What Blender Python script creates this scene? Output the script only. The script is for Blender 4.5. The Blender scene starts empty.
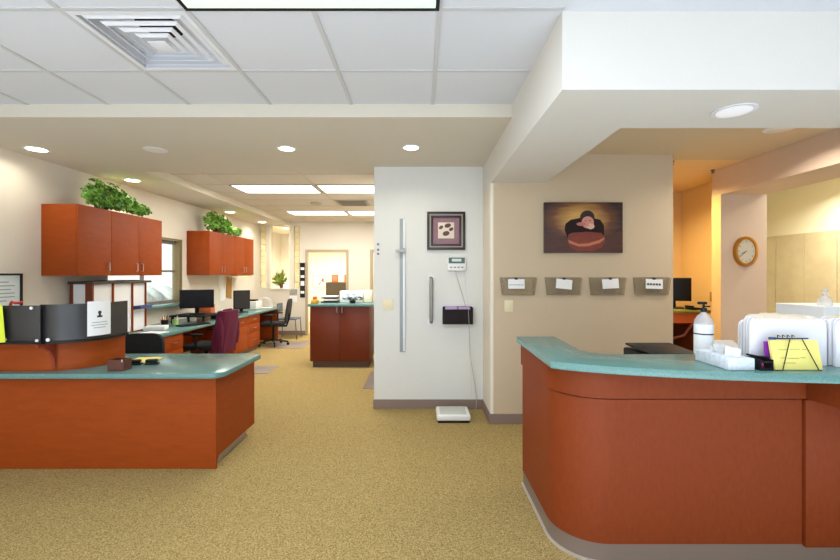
import bpy, bmesh, math, random
from mathutils import Vector, Matrix
random.seed(7)
S = bpy.context.scene
C = S.collection
PI = math.pi

# ------------------------------------------------------------------ camera, world, lights, exposure
EYE = 1.47
F, CX, CY = 418.0, 420.5, 274.0            # focal length and principal point of the 840x560 frame
cam_d = bpy.data.cameras.new('camera'); cam = bpy.data.objects.new('camera', cam_d); C.objects.link(cam)
cam.location = (0, 0, EYE); cam.rotation_euler = (PI / 2, 0, 0)
cam_d.sensor_width = 36; cam_d.lens = F / 840 * 36
cam_d.shift_x = -(CX - 420) / 840; cam_d.shift_y = -(280 - CY) / 840
cam_d.clip_start = 0.05; cam_d.clip_end = 200
S.camera = cam
S.view_settings.view_transform = 'Standard'; S.view_settings.look = 'None'
S.view_settings.gamma = 1; S.view_settings.use_curve_mapping = False
S.view_settings.exposure = 0.34
W = bpy.data.worlds.new('sky'); S.world = W; W.use_nodes = True
W.node_tree.nodes['Background'].inputs[0].default_value = (0.86, 0.93, 1.0, 1)
W.node_tree.nodes['Background'].inputs[1].default_value = 1.2

def area(name, loc, rot, sx, sy, power, col, shape='RECTANGLE', spread=PI):
    l = bpy.data.lights.new(name, 'AREA'); l.shape = shape; l.size = sx; l.size_y = sy
    l.energy = power; l.color = col; l.spread = spread
    o = bpy.data.objects.new(name, l); C.objects.link(o); o.location = loc; o.rotation_euler = rot
    return o
# daylight through the entrance glazing behind the camera
area('entrance_daylight', (-0.3, -3.3, 1.5), (PI / 2, 0, 0), 7.0, 2.2, 20, (0.80, 0.90, 1.0))
# upward fill lamp added behind the camera to brighten the ceilings
area('ceiling_fill', (-0.3, -3.35, 0.9), (math.radians(128), 0, 0), 7.0, 1.0, 22, (0.75, 0.87, 1.0))
# low sun added so the unseen pale floor bounces light up to the ceiling
sl = bpy.data.lights.new('sun', 'SUN'); sl.energy = 12; sl.angle = math.radians(.6); sl.color = (.84, .93, 1.0)
so = bpy.data.objects.new('sun', sl); C.objects.link(so); so.rotation_euler = (math.radians(62), 0, 0)
# lamp of the front troffer, then three lamps added in the unseen lobby
area('troffer_light_front', (-0.52, 1.68, 2.71), (0, 0, 0), 1.15, 0.55, 20, (0.84, 0.93, 1.0))
area('lobby_fill', (-0.52, -0.8, 2.71), (0, 0, 0), 1.15, 0.55, 20, (0.84, 0.93, 1.0))
area('lobby_fill_left', (-2.9, -0.8, 2.71), (0, 0, 0), 1.15, 0.55, 40, (0.84, 0.93, 1.0))
area('lobby_fill_right', (2.4, -0.8, 2.71), (0, 0, 0), 1.15, 0.55, 11, (0.84, 0.93, 1.0))

# ------------------------------------------------------------------ materials
def lin(c):
    c = c / 255
    return c / 12.92 if c <= 0.04045 else ((c + 0.055) / 1.055) ** 2.4
def rgb(r, g, b): return (lin(r), lin(g), lin(b), 1)
def mat(name, col, rough=0.6, metal=0, noise=None, bump=0, spec=0.5, emit=None, es=0, alpha=1, trans=0):
    """col: sRGB triple; noise: (scale, second sRGB triple, contrast)"""
    m = bpy.data.materials.new(name); m.use_nodes = True
    nt = m.node_tree; b = nt.nodes['Principled BSDF']
    b.inputs['Base Color'].default_value = rgb(*col); b.inputs['Roughness'].default_value = rough
    b.inputs['Metallic'].default_value = metal; b.inputs['Specular IOR Level'].default_value = spec
    b.inputs['Alpha'].default_value = alpha; b.inputs['Transmission Weight'].default_value = trans
    if emit: b.inputs['Emission Color'].default_value = rgb(*emit); b.inputs['Emission Strength'].default_value = es
    if noise:
        sc, c2, k = noise
        tc = nt.nodes.new('ShaderNodeTexCoord'); n = nt.nodes.new('ShaderNodeTexNoise')
        n.inputs['Detail'].default_value = 3; n.inputs['Roughness'].default_value = 0.65
        if isinstance(sc, tuple):
            mp = nt.nodes.new('ShaderNodeMapping'); mp.inputs['Scale'].default_value = sc
            nt.links.new(tc.outputs['Object'], mp.inputs[0]); nt.links.new(mp.outputs[0], n.inputs['Vector'])
            n.inputs['Scale'].default_value = 1
        else:
            n.inputs['Scale'].default_value = sc; nt.links.new(tc.outputs['Object'], n.inputs['Vector'])
        r = nt.nodes.new('ShaderNodeValToRGB')
        r.color_ramp.elements[0].position = 0.5 - k; r.color_ramp.elements[1].position = 0.5 + k
        r.color_ramp.elements[0].color = rgb(*col); r.color_ramp.elements[1].color = rgb(*c2)
        nt.links.new(n.outputs[0], r.inputs[0]); nt.links.new(r.outputs[0], b.inputs['Base Color'])
        if bump:
            bp = nt.nodes.new('ShaderNodeBump'); bp.inputs['Strength'].default_value = bump; bp.inputs['Distance'].default_value = 0.01
            nt.links.new(n.outputs[0], bp.inputs['Height']); nt.links.new(bp.outputs[0], b.inputs['Normal'])
    return m
M = {}
M['white_wall'] = mat('white_wall_paint', (220, 219, 214), 0.8, noise=(60, (217, 216, 211), .3), bump=.03)
M['cream_wall'] = mat('cream_wall_paint', (226, 218, 203), 0.8, noise=(60, (223, 214, 199), .3), bump=.03)
M['far_wall'] = mat('far_wall_paint', (222, 215, 201), 0.8)
M['beige'] = mat('beige_wall_paint', (205, 186, 158), 0.85, noise=(50, (201, 181, 152), .3), bump=.03)
M['beam'] = mat('beam_paint', (226, 222, 215), 0.85, noise=(120, (221, 216, 208), .25), bump=.1)
M['soffit'] = mat('soffit_paint', (216, 208, 192), 0.85, noise=(120, (211, 203, 187), .25), bump=.08)
M['inner_ceiling'] = mat('inner_ceiling_paint', (212, 194, 164), 0.85)
M['hall'] = mat('hall_paint', (232, 205, 160), 0.85)
M['pink_wall'] = mat('header_paint', (214, 192, 172), 0.85)
M['yellow_room'] = mat('side_room_paint', (230, 226, 200), 0.85)
M['tile_panel'] = mat('stone_wall_panel', (186, 174, 140), 0.5, noise=(3.5, (206, 196, 162), .3))
M['panel_joint'] = mat('panel_joint', (140, 124, 90), 0.7)
M['ceiling_tile'] = mat('ceiling_tile', (222, 224, 229), 0.9, noise=(160, (211, 212, 217), .3), bump=.08)
M['tbar'] = mat('ceiling_tbar', (200, 200, 200), 0.5)
M['rear_tile'] = mat('rear_ceiling_tile', (217, 208, 194), 0.9)
M['base'] = mat('rubber_baseboard', (136, 116, 106), 0.6)
M['base_lip'] = mat('baseboard_glue_line', (186, 172, 158), 0.6)
M['carpet'] = None
M['wood'] = mat('cherry_laminate', (160, 70, 13), 0.55, noise=((7, 7, 30), (144, 60, 8), .28), spec=.22)
M['wood_red'] = mat('cherry_laminate_red', (136, 60, 24), 0.55, noise=((60, 60, 22), (124, 52, 19), .3), spec=.22)
M['wood_island'] = mat('cherry_laminate_island', (116, 46, 16), 0.45, noise=((7, 7, 30), (104, 38, 10), .3), spec=.35)
M['wood_dark'] = mat('cherry_laminate_shelf_edge', (120, 50, 26), 0.45)
M['teal'] = mat('teal_laminate', (82, 127, 122), 0.22, noise=(150, (106, 146, 141), .18))
M['teal_edge'] = M['teal']
M['black_plastic'] = mat('black_plastic', (24, 24, 26), 0.5, spec=.25)
M['black_gloss'] = mat('smoked_acrylic', (46, 44, 44), 0.25)
M['screen'] = mat('dark_screen', (16, 16, 18), 0.35, spec=.2)
M['grey_screen'] = mat('grey_screen', (52, 50, 50), 0.4, spec=.3)
M['black_fabric'] = mat('black_fabric', (20, 20, 22), 0.95, noise=(200, (30, 30, 33), .3))
M['mesh'] = mat('black_mesh', (38, 38, 40), 0.8)
M['maroon'] = mat('maroon_knit', (100, 6, 52), 0.9, noise=((50, 50, 6), (80, 8, 44), .3))
M['metal'] = mat('brushed_metal', (190, 188, 184), 0.3, metal=1)
M['chrome'] = mat('chrome', (220, 220, 220), 0.15, metal=1)
M['white_plastic'] = mat('white_plastic', (232, 231, 228), 0.4)
M['ivory'] = mat('ivory_plastic', (226, 214, 178), 0.4)
M['paper'] = mat('white_paper', (238, 238, 238), 0.85)
M['cream_paper'] = mat('manila_paper', (240, 226, 200), 0.85)
M['folder'] = mat('white_folder', (236, 235, 240), 0.7)
M['yellow_paper'] = mat('yellow_paper', (238, 226, 128), 0.8)
M['lime_paper'] = mat('lime_paper', (214, 226, 60), 0.8)
M['ink'] = mat('dark_ink', (40, 42, 46), 0.8)
M['grey_ink'] = mat('grey_ink', (150, 150, 152), 0.8)
M['blue'] = mat('blue_plastic', (34, 64, 120), 0.5)
M['purple'] = mat('purple_card', (150, 50, 180), 0.6)
M['lilac'] = mat('lilac_gloves', (184, 150, 200), 0.6)
M['pink'] = mat('pink_plastic', (220, 60, 130), 0.5)
M['red'] = mat('red_plastic', (206, 48, 28), 0.5)
M['orange'] = mat('orange_wood', (196, 96, 44), 0.5)
M['tan'] = mat('tan_board', (176, 128, 62), 0.6)
M['gold'] = mat('gold_rim', (190, 132, 46), 0.3, metal=0.6)
M['frame_dark'] = mat('dark_frame', (44, 26, 24), 0.35)
M['frame_silver'] = mat('silver_line', (150, 142, 132), 0.4)
M['mauve'] = mat('mauve_mat', (150, 112, 122), 0.5, noise=(30, (128, 88, 100), .3))
M['leaf_print'] = mat('leaf_print', (92, 66, 62), 0.7)
M['cream_art'] = mat('cream_art_paper', (222, 208, 190), 0.7)
M['leaf'] = mat('ivy_leaf', (18, 78, 14), 0.45, noise=(26, (150, 208, 70), .15))
M['leaf_light'] = mat('pale_leaf', (120, 150, 50), 0.5, noise=(9, (170, 180, 80), .25))
M['stem'] = mat('plant_stem', (60, 80, 36), 0.7)
M['pot'] = mat('brown_pot', (104, 60, 34), 0.6)
M['basket'] = mat('dark_basket', (60, 44, 30), 0.8)
M['mat_grey'] = mat('grey_chair_mat', (126, 112, 104), 0.5)
M['jamb'] = mat('olive_jamb', (132, 116, 76), 0.7)
M['frame_grey'] = mat('grey_window_frame', (110, 104, 94), 0.5)
M['steel_blue'] = mat('steel_blue_rule', (150, 160, 164), 0.5)
M['clear'] = None
M['dark_void'] = mat('dark_duct', (20, 20, 24), 0.8)
M['outside_ground'] = mat('outside_paving', (214, 210, 204), 0.9)
M['outside_wall'] = mat('outside_stucco', (226, 222, 214), 0.9)
M['hedge'] = mat('outside_hedge', (112, 118, 108), 0.9, noise=(6, (150, 154, 144), .3))
M['lens'] = mat('troffer_lens', (255, 255, 255), 0.5, emit=(250, 253, 255), es=1.5)
M['front_lens'] = mat('front_troffer_lens', (232, 244, 236), 0.5, emit=(226, 244, 232), es=0.35)
M['lamp_on'] = mat('lamp_lit', (255, 250, 235), 0.5, emit=(255, 249, 230), es=6)
M['lamp_off'] = mat('lamp_unlit', (232, 230, 224), 0.4)
M['white_bulb'] = mat('white_bulb', (240, 242, 246), 0.4, emit=(240, 245, 255), es=0.25)
M['white_metal'] = mat('white_enamel', (232, 232, 236), 0.45)
M['warm_white'] = mat('warm_white', (240, 232, 214), 0.7)
def carpet():
    m = bpy.data.materials.new('olive_carpet'); m.use_nodes = True; nt = m.node_tree; b = nt.nodes['Principled BSDF']
    b.inputs['Roughness'].default_value = 1; b.inputs['Specular IOR Level'].default_value = 0.1
    tc = nt.nodes.new('ShaderNodeTexCoord')
    def noise(sc, det):
        n = nt.nodes.new('ShaderNodeTexNoise'); n.inputs['Scale'].default_value = sc; n.inputs['Detail'].default_value = det
        nt.links.new(tc.outputs['Object'], n.inputs['Vector']); return n
    n1 = noise(190, 2); n2 = noise(80, 2); n3 = noise(1.1, 2)
    r1 = nt.nodes.new('ShaderNodeValToRGB'); e = r1.color_ramp.elements
    e[0].position = .34; e[0].color = rgb(136, 117, 80); e[1].position = .66; e[1].color = rgb(204, 184, 134)
    x = e.new(.5); x.color = rgb(174, 153, 110)
    r2 = nt.nodes.new('ShaderNodeValToRGB'); e = r2.color_ramp.elements
    e[0].position = .4; e[0].color = rgb(222, 223, 198); e[1].position = .6; e[1].color = rgb(255, 244, 228)
    mx = nt.nodes.new('ShaderNodeMix'); mx.data_type = 'RGBA'; mx.blend_type = 'MULTIPLY'; mx.inputs[0].default_value = 1
    nt.links.new(n1.outputs[0], r1.inputs[0]); nt.links.new(n2.outputs[0], r2.inputs[0])
    nt.links.new(r1.outputs[0], mx.inputs[6]); nt.links.new(r2.outputs[0], mx.inputs[7]); nt.links.new(mx.outputs[2], b.inputs['Base Color'])
    bp = nt.nodes.new('ShaderNodeBump'); bp.inputs['Strength'].default_value = .4; bp.inputs['Distance'].default_value = .008
    nt.links.new(n1.outputs[0], bp.inputs['Height']); nt.links.new(bp.outputs[0], b.inputs['Normal'])
    return m
M['carpet'] = carpet()
def clear(name, tint, k, rough=.1):
    m = bpy.data.materials.new(name); m.use_nodes = True; nt = m.node_tree
    out = nt.nodes['Material Output']; b = nt.nodes['Principled BSDF']
    b.inputs['Base Color'].default_value = rgb(*tint); b.inputs['Roughness'].default_value = rough
    t = nt.nodes.new('ShaderNodeBsdfTransparent'); mx = nt.nodes.new('ShaderNodeMixShader'); mx.inputs[0].default_value = k
    nt.links.new(t.outputs[0], mx.inputs[1]); nt.links.new(b.outputs[0], mx.inputs[2]); nt.links.new(mx.outputs[0], out.inputs[0])
    return m
M['smoke'] = clear('smoked_clear_plastic', (168, 150, 122), .42, .3)
M['glass'] = clear('window_glass', (220, 230, 230), .08, .03)
M['clear'] = clear('clear_plastic', (225, 230, 232), .4, .08)
M['glass_block'] = clear('glass_block', (244, 230, 180), .6, .25)
M['block_joint'] = mat('glass_block_mortar', (196, 186, 156), 0.8)
def photo_print():
    """warm brown studio print: a soft golden patch on dark planks"""
    m = bpy.data.materials.new('studio_print'); m.use_nodes = True; nt = m.node_tree; b = nt.nodes['Principled BSDF']
    b.inputs['Roughness'].default_value = .35
    tc = nt.nodes.new('ShaderNodeTexCoord'); mp = nt.nodes.new('ShaderNodeMapping'); mp.inputs['Scale'].default_value = (2.5, 1, 3.9)
    mp.inputs['Location'].default_value = (0.05, 0, -.30)
    g = nt.nodes.new('ShaderNodeTexGradient'); g.gradient_type = 'SPHERICAL'
    n = nt.nodes.new('ShaderNodeTexNoise'); n.inputs['Scale'].default_value = 1
    mp2 = nt.nodes.new('ShaderNodeMapping'); mp2.inputs['Scale'].default_value = (5, 1, 40)
    nt.links.new(tc.outputs['Object'], mp.inputs[0]); nt.links.new(mp.outputs[0], g.inputs[0])
    nt.links.new(tc.outputs['Object'], mp2.inputs[0]); nt.links.new(mp2.outputs[0], n.inputs['Vector'])
    mm = nt.nodes.new('ShaderNodeMath'); mm.operation = 'MULTIPLY_ADD'; mm.inputs[1].default_value = .35; mm.inputs[2].default_value = -.17
    nt.links.new(n.outputs[0], mm.inputs[0])
    ad = nt.nodes.new('ShaderNodeMath'); ad.operation = 'ADD'; nt.links.new(mm.outputs[0], ad.inputs[0]); nt.links.new(g.outputs['Fac'], ad.inputs[1])
    r = nt.nodes.new('ShaderNodeValToRGB'); e = r.color_ramp.elements
    e[0].position = .0; e[0].color = rgb(44, 24, 26); e[1].position = .75; e[1].color = rgb(206, 158, 84)
    x = e.new(.3); x.color = rgb(104, 62, 36)
    nt.links.new(ad.outputs[0], r.inputs[0]); nt.links.new(r.outputs[0], b.inputs['Base Color'])
    return m
M['print'] = photo_print()

# ------------------------------------------------------------------ mesh helpers
class MB:
    def __init__(self): self.bm = bmesh.new()
    def _take(self, t, mi=0, mtx=None):
        if mtx: bmesh.ops.transform(t, matrix=mtx, verts=t.verts)
        for f in t.faces: f.material_index = mi
        me = bpy.data.meshes.new('tmp'); t.to_mesh(me); t.free(); self.bm.from_mesh(me); bpy.data.meshes.remove(me)
        return self
    def box(self, x0, x1, y0, y1, z0, z1, bev=0, mi=0, seg=2, mtx=None):
        t = bmesh.new(); bmesh.ops.create_cube(t, size=1)
        for v in t.verts:
            v.co = Vector((x0 + (v.co.x + .5) * (x1 - x0), y0 + (v.co.y + .5) * (y1 - y0), z0 + (v.co.z + .5) * (z1 - z0)))
        if bev: bmesh.ops.bevel(t, geom=t.edges[:], offset=bev, segments=seg, affect='EDGES', profile=.5)
        return self._take(t, mi, mtx)
    def prism(self, poly, z0, z1, bev=0, mi=0, mtx=None):
        t = bmesh.new(); vs = [t.verts.new((p[0], p[1], z0)) for p in poly]
        f = t.faces.new(vs); r = bmesh.ops.extrude_face_region(t, geom=[f])
        for v in r['geom']:
            if isinstance(v, bmesh.types.BMVert): v.co.z = z1
        bmesh.ops.recalc_face_normals(t, faces=t.faces[:])
        if bev:
            es = [e for e in t.edges if abs(e.verts[0].co.z - e.verts[1].co.z) < 1e-6]
            bmesh.ops.bevel(t, geom=es, offset=bev, segments=2, affect='EDGES', profile=.5)
        return self._take(t, mi, mtx)
    def cyl(self, p0, p1, r0, r1=None, n=16, mi=0, mtx=None):
        r1 = r0 if r1 is None else r1
        p0 = Vector(p0); p1 = Vector(p1); d = p1 - p0
        t = bmesh.new(); bmesh.ops.create_cone(t, cap_ends=True, segments=n, radius1=r0, radius2=r1, depth=d.length)
        q = Vector((0, 0, 1)).rotation_difference(d.normalized()).to_matrix().to_4x4()
        bmesh.ops.transform(t, matrix=Matrix.Translation((p0 + p1) / 2) @ q, verts=t.verts)
        return self._take(t, mi, mtx)
    def sph(self, c, r, n=12, mi=0, mtx=None):
        t = bmesh.new(); bmesh.ops.create_uvsphere(t, u_segments=n * 2, v_segments=n, radius=1)
        rr = r if isinstance(r, (tuple, list)) else (r, r, r)
        for v in t.verts: v.co = Vector((c[0] + v.co.x * rr[0], c[1] + v.co.y * rr[1], c[2] + v.co.z * rr[2]))
        return self._take(t, mi, mtx)
    def lathe(self, prof, c, n=24, mi=0, mtx=None):
        t = bmesh.new(); rings = []
        for r, z in prof:
            rings.append([t.verts.new((c[0] + r * math.cos(2 * PI * k / n), c[1] + r * math.sin(2 * PI * k / n), c[2] + z)) for k in range(n)])
        for a, b in zip(rings, rings[1:]):
            for k in range(n): t.faces.new((a[k], a[(k + 1) % n], b[(k + 1) % n], b[k]))
        t.faces.new(rings[0][::-1]); t.faces.new(rings[-1])
        bmesh.ops.recalc_face_normals(t, faces=t.faces[:])
        return self._take(t, mi, mtx)
    def tube(self, pts, r, n=8, mi=0, mtx=None):
        t = bmesh.new(); pts = [Vector(p) for p in pts]; rings = []
        up = Vector((0, 0, 1)); prev = None
        for i, p in enumerate(pts):
            d = (pts[min(i + 1, len(pts) - 1)] - pts[max(i - 1, 0)]).normalized()
            if prev is None:
                a = d.cross(up) if abs(d.dot(up)) < .95 else d.cross(Vector((1, 0, 0)))
            else: a = prev - d * prev.dot(d)
            a.normalize(); prev = a; b = d.cross(a)
            rings.append([t.verts.new(p + a * r * math.cos(2 * PI * k / n) + b * r * math.sin(2 * PI * k / n)) for k in range(n)])
        for a, b in zip(rings, rings[1:]):
            for k in range(n): t.faces.new((a[k], a[(k + 1) % n], b[(k + 1) % n], b[k]))
        t.faces.new(rings[0][::-1]); t.faces.new(rings[-1])
        bmesh.ops.recalc_face_normals(t, faces=t.faces[:])
        return self._take(t, mi, mtx)
    def quad(self, pts, mi=0):
        t = bmesh.new(); t.faces.new([t.verts.new(p) for p in pts]); return self._take(t, mi)
    def build(self, name, mats, parent=None, smooth=True, world=True):
        if not isinstance(mats, (list, tuple)): mats = [mats]
        if parent is None:
            xs = [v.co for v in self.bm.verts]
            o0 = Vector(((min(v.x for v in xs) + max(v.x for v in xs)) / 2, (min(v.y for v in xs) + max(v.y for v in xs)) / 2, min(v.z for v in xs)))
            for v in self.bm.verts: v.co -= o0
        elif world:
            ch = Matrix.Identity(4); p = parent
            while p: ch = Matrix.LocRotScale(p.location, p.rotation_euler, None) @ ch; p = p.parent
            bmesh.ops.transform(self.bm, matrix=ch.inverted(), verts=self.bm.verts)
        me = bpy.data.meshes.new(name); self.bm.to_mesh(me); self.bm.free()
        for m in mats: me.materials.append(m if not isinstance(m, str) else M[m])
        if smooth:
            for p in me.polygons: p.use_smooth = True
            me.set_sharp_from_angle(angle=math.radians(35))
        o = bpy.data.objects.new(name, me); C.objects.link(o)
        if parent is None: o.location = o0
        else: o.parent = parent
        return o
def tag(o, label, cat, group=None):
    o['label'] = label; o['category'] = cat
    if group: o['group'] = group
    return o
def thing(name, label, cat, loc=(0, 0, 0), rz=0, group=None):
    o = bpy.data.objects.new(name, None); C.objects.link(o); o.empty_display_size = .1
    o.location = loc; o.rotation_euler = (0, 0, rz)
    return tag(o, label, cat, group)
def struct(name, mb, mats, smooth=False):
    o = mb.build(name, mats, smooth=smooth); o['kind'] = 'structure'; return o
def arc(cx, cy, r, a0, a1, n=10):
    return [(cx + r * math.cos(math.radians(a0 + (a1 - a0) * k / n)), cy + r * math.sin(math.radians(a0 + (a1 - a0) * k / n))) for k in range(n + 1)]
def RX(a, c=(0, 0, 0)): return Matrix.Translation(c) @ Matrix.Rotation(a, 4, 'X') @ Matrix.Translation(-Vector(c))
def RZ(a, c=(0, 0, 0)): return Matrix.Translation(c) @ Matrix.Rotation(a, 4, 'Z') @ Matrix.Translation(-Vector(c))
def RY(a, c=(0, 0, 0)): return Matrix.Translation(c) @ Matrix.Rotation(a, 4, 'Y') @ Matrix.Translation(-Vector(c))
# XZ profile extruded along Y:  (u, w) polygon -> x = u, z = w, from y0 to y1
def face_xz(mb, poly, y0, y1, mi=0, bev=0):
    t = Matrix(((1, 0, 0, 0), (0, 0, 1, 0), (0, 1, 0, 0), (0, 0, 0, 1)))
    return mb.prism(poly, y0, y1, bev, mi, t)
def face_yz(mb, poly, x0, x1, mi=0, bev=0):
    t = Matrix(((0, 0, 1, 0), (1, 0, 0, 0), (0, 1, 0, 0), (0, 0, 0, 1)))
    return mb.prism(poly, x0, x1, bev, mi, t)

# ------------------------------------------------------------------ setting: floor, walls, ceilings
XL, XW0, XW1, YW, YB, YF = -3.89, -0.508, 0.685, 4.57, 4.10, 10.1
ZS, ZB, ZC = 2.643, 2.36, 2.74
struct('floor', MB().box(-4.01, 6, -3.5, 13.4, -.06, 0), 'carpet')
struct('floor_bounce', MB().box(-3.88, 5.99, -3.49, .9, 0, .006), mat('pale_bounce_floor', (218, 221, 226), .6))  # unseen pale slab added to bounce cool light onto the ceiling
w = MB()
wy0, wy1, wz0, wz1 = 5.2, 6.775, 1.0, 2.0
w.box(-4.01, XL, -3.5, wy0, 0, 2.86).box(-4.01, XL, wy1, YF + .12, 0, 2.86).box(-4.01, XL, wy0, wy1, 0, wz0).box(-4.01, XL, wy0, wy1, wz1, 2.86)
struct('wall_left', w, 'cream_wall')
# far wall: two glass block slots, one narrow window, two doorways
w = MB(); H = 2.86
gz0, gz1 = 1.13, 2.63
d0, d1, dz = -2.72, -1.80, 2.0
e0, e1 = -1.16, -.60
for a, b, z0, z1 in ((XL, -3.88, 0, H), (-3.88, -3.73, 0, gz0), (-3.88, -3.73, gz1, H), (-3.73, -3.61, 0, H), (-3.61, -3.18, 0, gz0), (-3.61, -3.18, gz1, H),
                     (-3.18, -3.06, 0, H), (-3.06, -2.92, 0, gz0), (-3.06, -2.92, gz1, H), (-2.92, d0, 0, H), (d0, d1, dz, H), (d1, e0, 0, H), (e0, e1, dz, H), (e1, -.40, 0, H)):
    w.box(a, b, YF, YF + .12, z0, z1)
struct('wall_far', w, 'far_wall')
for n_, (a, b) in enumerate(((-3.88, -3.73), (-3.06, -2.92))):
    g = MB(); nb = 10; st = (gz1 - gz0) / nb
    for k in range(nb):
        g.box(a + .008, b - .008, YF + .01, YF + .10, gz0 + k * st + .008, gz0 + (k + 1) * st - .008, bev=.012, mi=0)
        g.box(a, b, YF + .02, YF + .09, gz0 + k * st - .004 * (k > 0), gz0 + k * st + .006, mi=1)
    struct('window_%d' % (3 + n_), g, ['glass_block', 'block_joint'])
g = MB(); g.box(-3.61, -3.18, YF + .055, YF + .061, gz0, gz1)
struct('window_2', g, 'glass')
t = MB()
for a, b, c, d in ((-3.65, -3.61, gz0 - .04, gz1 + .03), (-3.18, -3.14, gz0 - .04, gz1 + .03)): t.box(a, b, YF - .015, YF - .001, c, d)
t.box(-3.61, -3.18, YF - .04, YF + .05, gz0 - .03, gz0 - .0005).box(-3.61, -3.18, YF - .015, YF - .001, gz1, gz1 + .03)
struct('trim_window', t, 'warm_white')
t = MB()
for a, b in ((d0, d1), (e0, e1)):
    t.box(a - .06, a, YF - .018, YF - .001, 0, dz + .06).box(b, b + .06, YF - .018, YF - .001, 0, dz + .06).box(a, b, YF - .018, YF - .001, dz, dz + .06)
struct('trim_doorways', t, mat('door_casing', (176, 158, 130), .6))
struct('door_1', MB().box(e0 + .005, e1 - .005, YF + .03, YF + .075, .008, dz - .005, bev=.003), 'warm_white')
# little lit room beyond the doorway and behind the glass blocks
struct('wall_office', MB().box(-4.3, -.4, 12.9, 13.0, 0, 2.7).box(-4.4, -4.3, YF + .12, 13.0, 0, 2.7).box(-.5, -.4, YF + .12, 12.9, 0, 2.7), 'warm_white')
struct('ceiling_office', MB().box(-4.4, -.4, YF + .12, 13.0, 2.7, 2.8), 'warm_white')
# centre block, column and beige wall
struct('wall_centre', MB().box(XW0, XW1, YW, YW + .12, 0, ZS), 'white_wall')
struct('wall_rear_right', MB().box(XW0, XW0 + .11, YW + .12, YF, 0, 2.86), 'far_wall')
poly = [(.6851, YB + .03)] + arc(.715, YB + .03, .03, 180, 270, 6) + [(.80, YB), (.80, YW + .12), (.6851, YW + .12)]
struct('wall_column', MB().prism(poly[1:], 0, ZB), 'cream_wall', True)
struct('wall_beige', MB().box(.80, 2.477, YB, YB + .12, 0, ZS), 'beige')
struct('wall_beige_left', MB().box(.716, .7999, YB - .0015, YB + .0, 0, ZB), 'beige')
# beam over the reception counter, header over the side room, pier with the clock
poly = [(.685, 2.02), (6, 2.02), (6, 2.55), (1.22, 2.55), (1.22, YB), (.80, YB), (.80, YW), (.685, YW)]
struct('wall_beam', MB().prism(poly, ZB + .0005, ZC), 'beam')
struct('wall_header', MB().box(3.36, 3.87, 2.552, 4.67, ZB, ZS), 'pink_wall')
struct('wall_pier', MB().box(3.36, 3.87, 4.67, 4.82, 0, ZS), 'pink_wall')
struct('pier_lit_strip', MB().box(3.3565, 3.3598, 4.672, 4.82, 0, ZB), 'hall')  # strip coloured to stand in for the hall light on the pier side
struct('wall_side_room', MB().box(5.0, 5.1, 2.552, 6.4, 0, ZS).box(3.83, 5.0, 6.3, 6.4, 0, ZS), 'yellow_room')
p = MB()
for k in range(6):
    y1 = 6.29 - k * .43
    p.box(4.98, 4.999, y1 - .425, y1 - .005, .1, 2.0, bev=.002)
p.box(4.988, 4.9995, 3.72, 6.29, .1, 1.995, mi=1)
struct('trim_stone_panel', p, ['tile_panel', 'panel_joint'])
struct('wall_hall', MB().box(3.73, 3.83, 4.82, 6.3, 0, ZS + .0035).box(1.4, 3.73, 5.97, 6.07, 0, ZS + .0035).box(1.3, 1.4, YB + .12, 6.07, 0, ZS), 'hall')
# ceilings
def tile_ceiling(x0, x1, y0, y1, z, gx, gy, m0, m1, holes=()):
    mb = MB(); hx = sorted({x0, x1} | {v for h in holes for v in h[:2]}); hy = sorted({y0, y1} | {v for h in holes for v in h[2:]})
    for a, b in zip(hx, hx[1:]):
        for c, d in zip(hy, hy[1:]):
            if any(h[0] <= a and b <= h[1] and h[2] <= c and d <= h[3] for h in holes): continue
            mb.box(a, b, c, d, z, z + .09)
    for x in gx: mb.box(x - .012, x + .012, y0, y1, z - .006, z - .0002, mi=1)
    for y in gy: mb.box(x0, x1, y - .012, y + .012, z - .0055, z - .0002, mi=1)
    return mb
gx = [.0905 - .6065 * k for k in range(0, 7)]
gy = [2.61, 2.0, 1.39, .78, .17, -.44, -1.05, -1.66, -2.27, -2.88]
VX0, VX1 = gx[3], gx[2]
TX0, TX1, TY0, TY1 = gx[2], gx[0], 1.39, 2.0
mb = tile_ceiling(XL, .685, -3.5, 3.127, ZC, gx, gy, 0, 1, [(VX0 + .03, VX1 - .03, 2.03, 2.58)])
mb.box(.685, 6, -3.5, 2.02, ZC, ZC + .09)
struct('ceiling', mb, ['ceiling_tile', 'tbar'])
struct('ceiling_soffit', MB().box(XL, .685, 3.127, 4.81, ZS, 2.86).box(XL, -3.166, 4.81, YF, ZS, 2.86), 'soffit')
struct('ceiling_rear', tile_ceiling(-3.166, XW0, 4.81, YF, ZC, (-2.72, -1.51, -.53), [5.31, 5.92, 6.53, 7.14, 7.75, 8.36, 8.97, 9.58], 0, 1), ['rear_tile', mat('rear_tbar', (204, 194, 177), .6)])
struct('ceiling_counter', MB().box(1.22, 3.36, 2.55, 4.30, ZS, ZS + .1), 'inner_ceiling')
struct('ceiling_hall', MB().box(1.3, 3.868, 4.30, 6.07, ZS + .004, ZS + .1), 'hall')
struct('ceiling_side_room', MB().box(3.87, 5.1, 2.552, 6.4, ZS, ZS + .1), 'yellow_room')
struct('wall_lobby_right', MB().box(6, 6.1, -3.5, 2.55, 0, 2.83), 'white_wall')
struct('wall_counter_right', MB().box(5.1, 6, 2.45, 2.55, 0, ZB), 'white_wall')
# entrance wall behind the camera with a wide glazed opening
struct('wall_entrance', MB().box(-4.01, 6, -3.6, -3.5, 2.5, 2.83).box(-4.01, -3.85, -3.6, -3.5, 0, 2.5).box(3.3, 6, -3.6, -3.5, 0, 2.5).box(-3.85, 3.3, -3.6, -3.5, 0, .35), 'white_wall')
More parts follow.
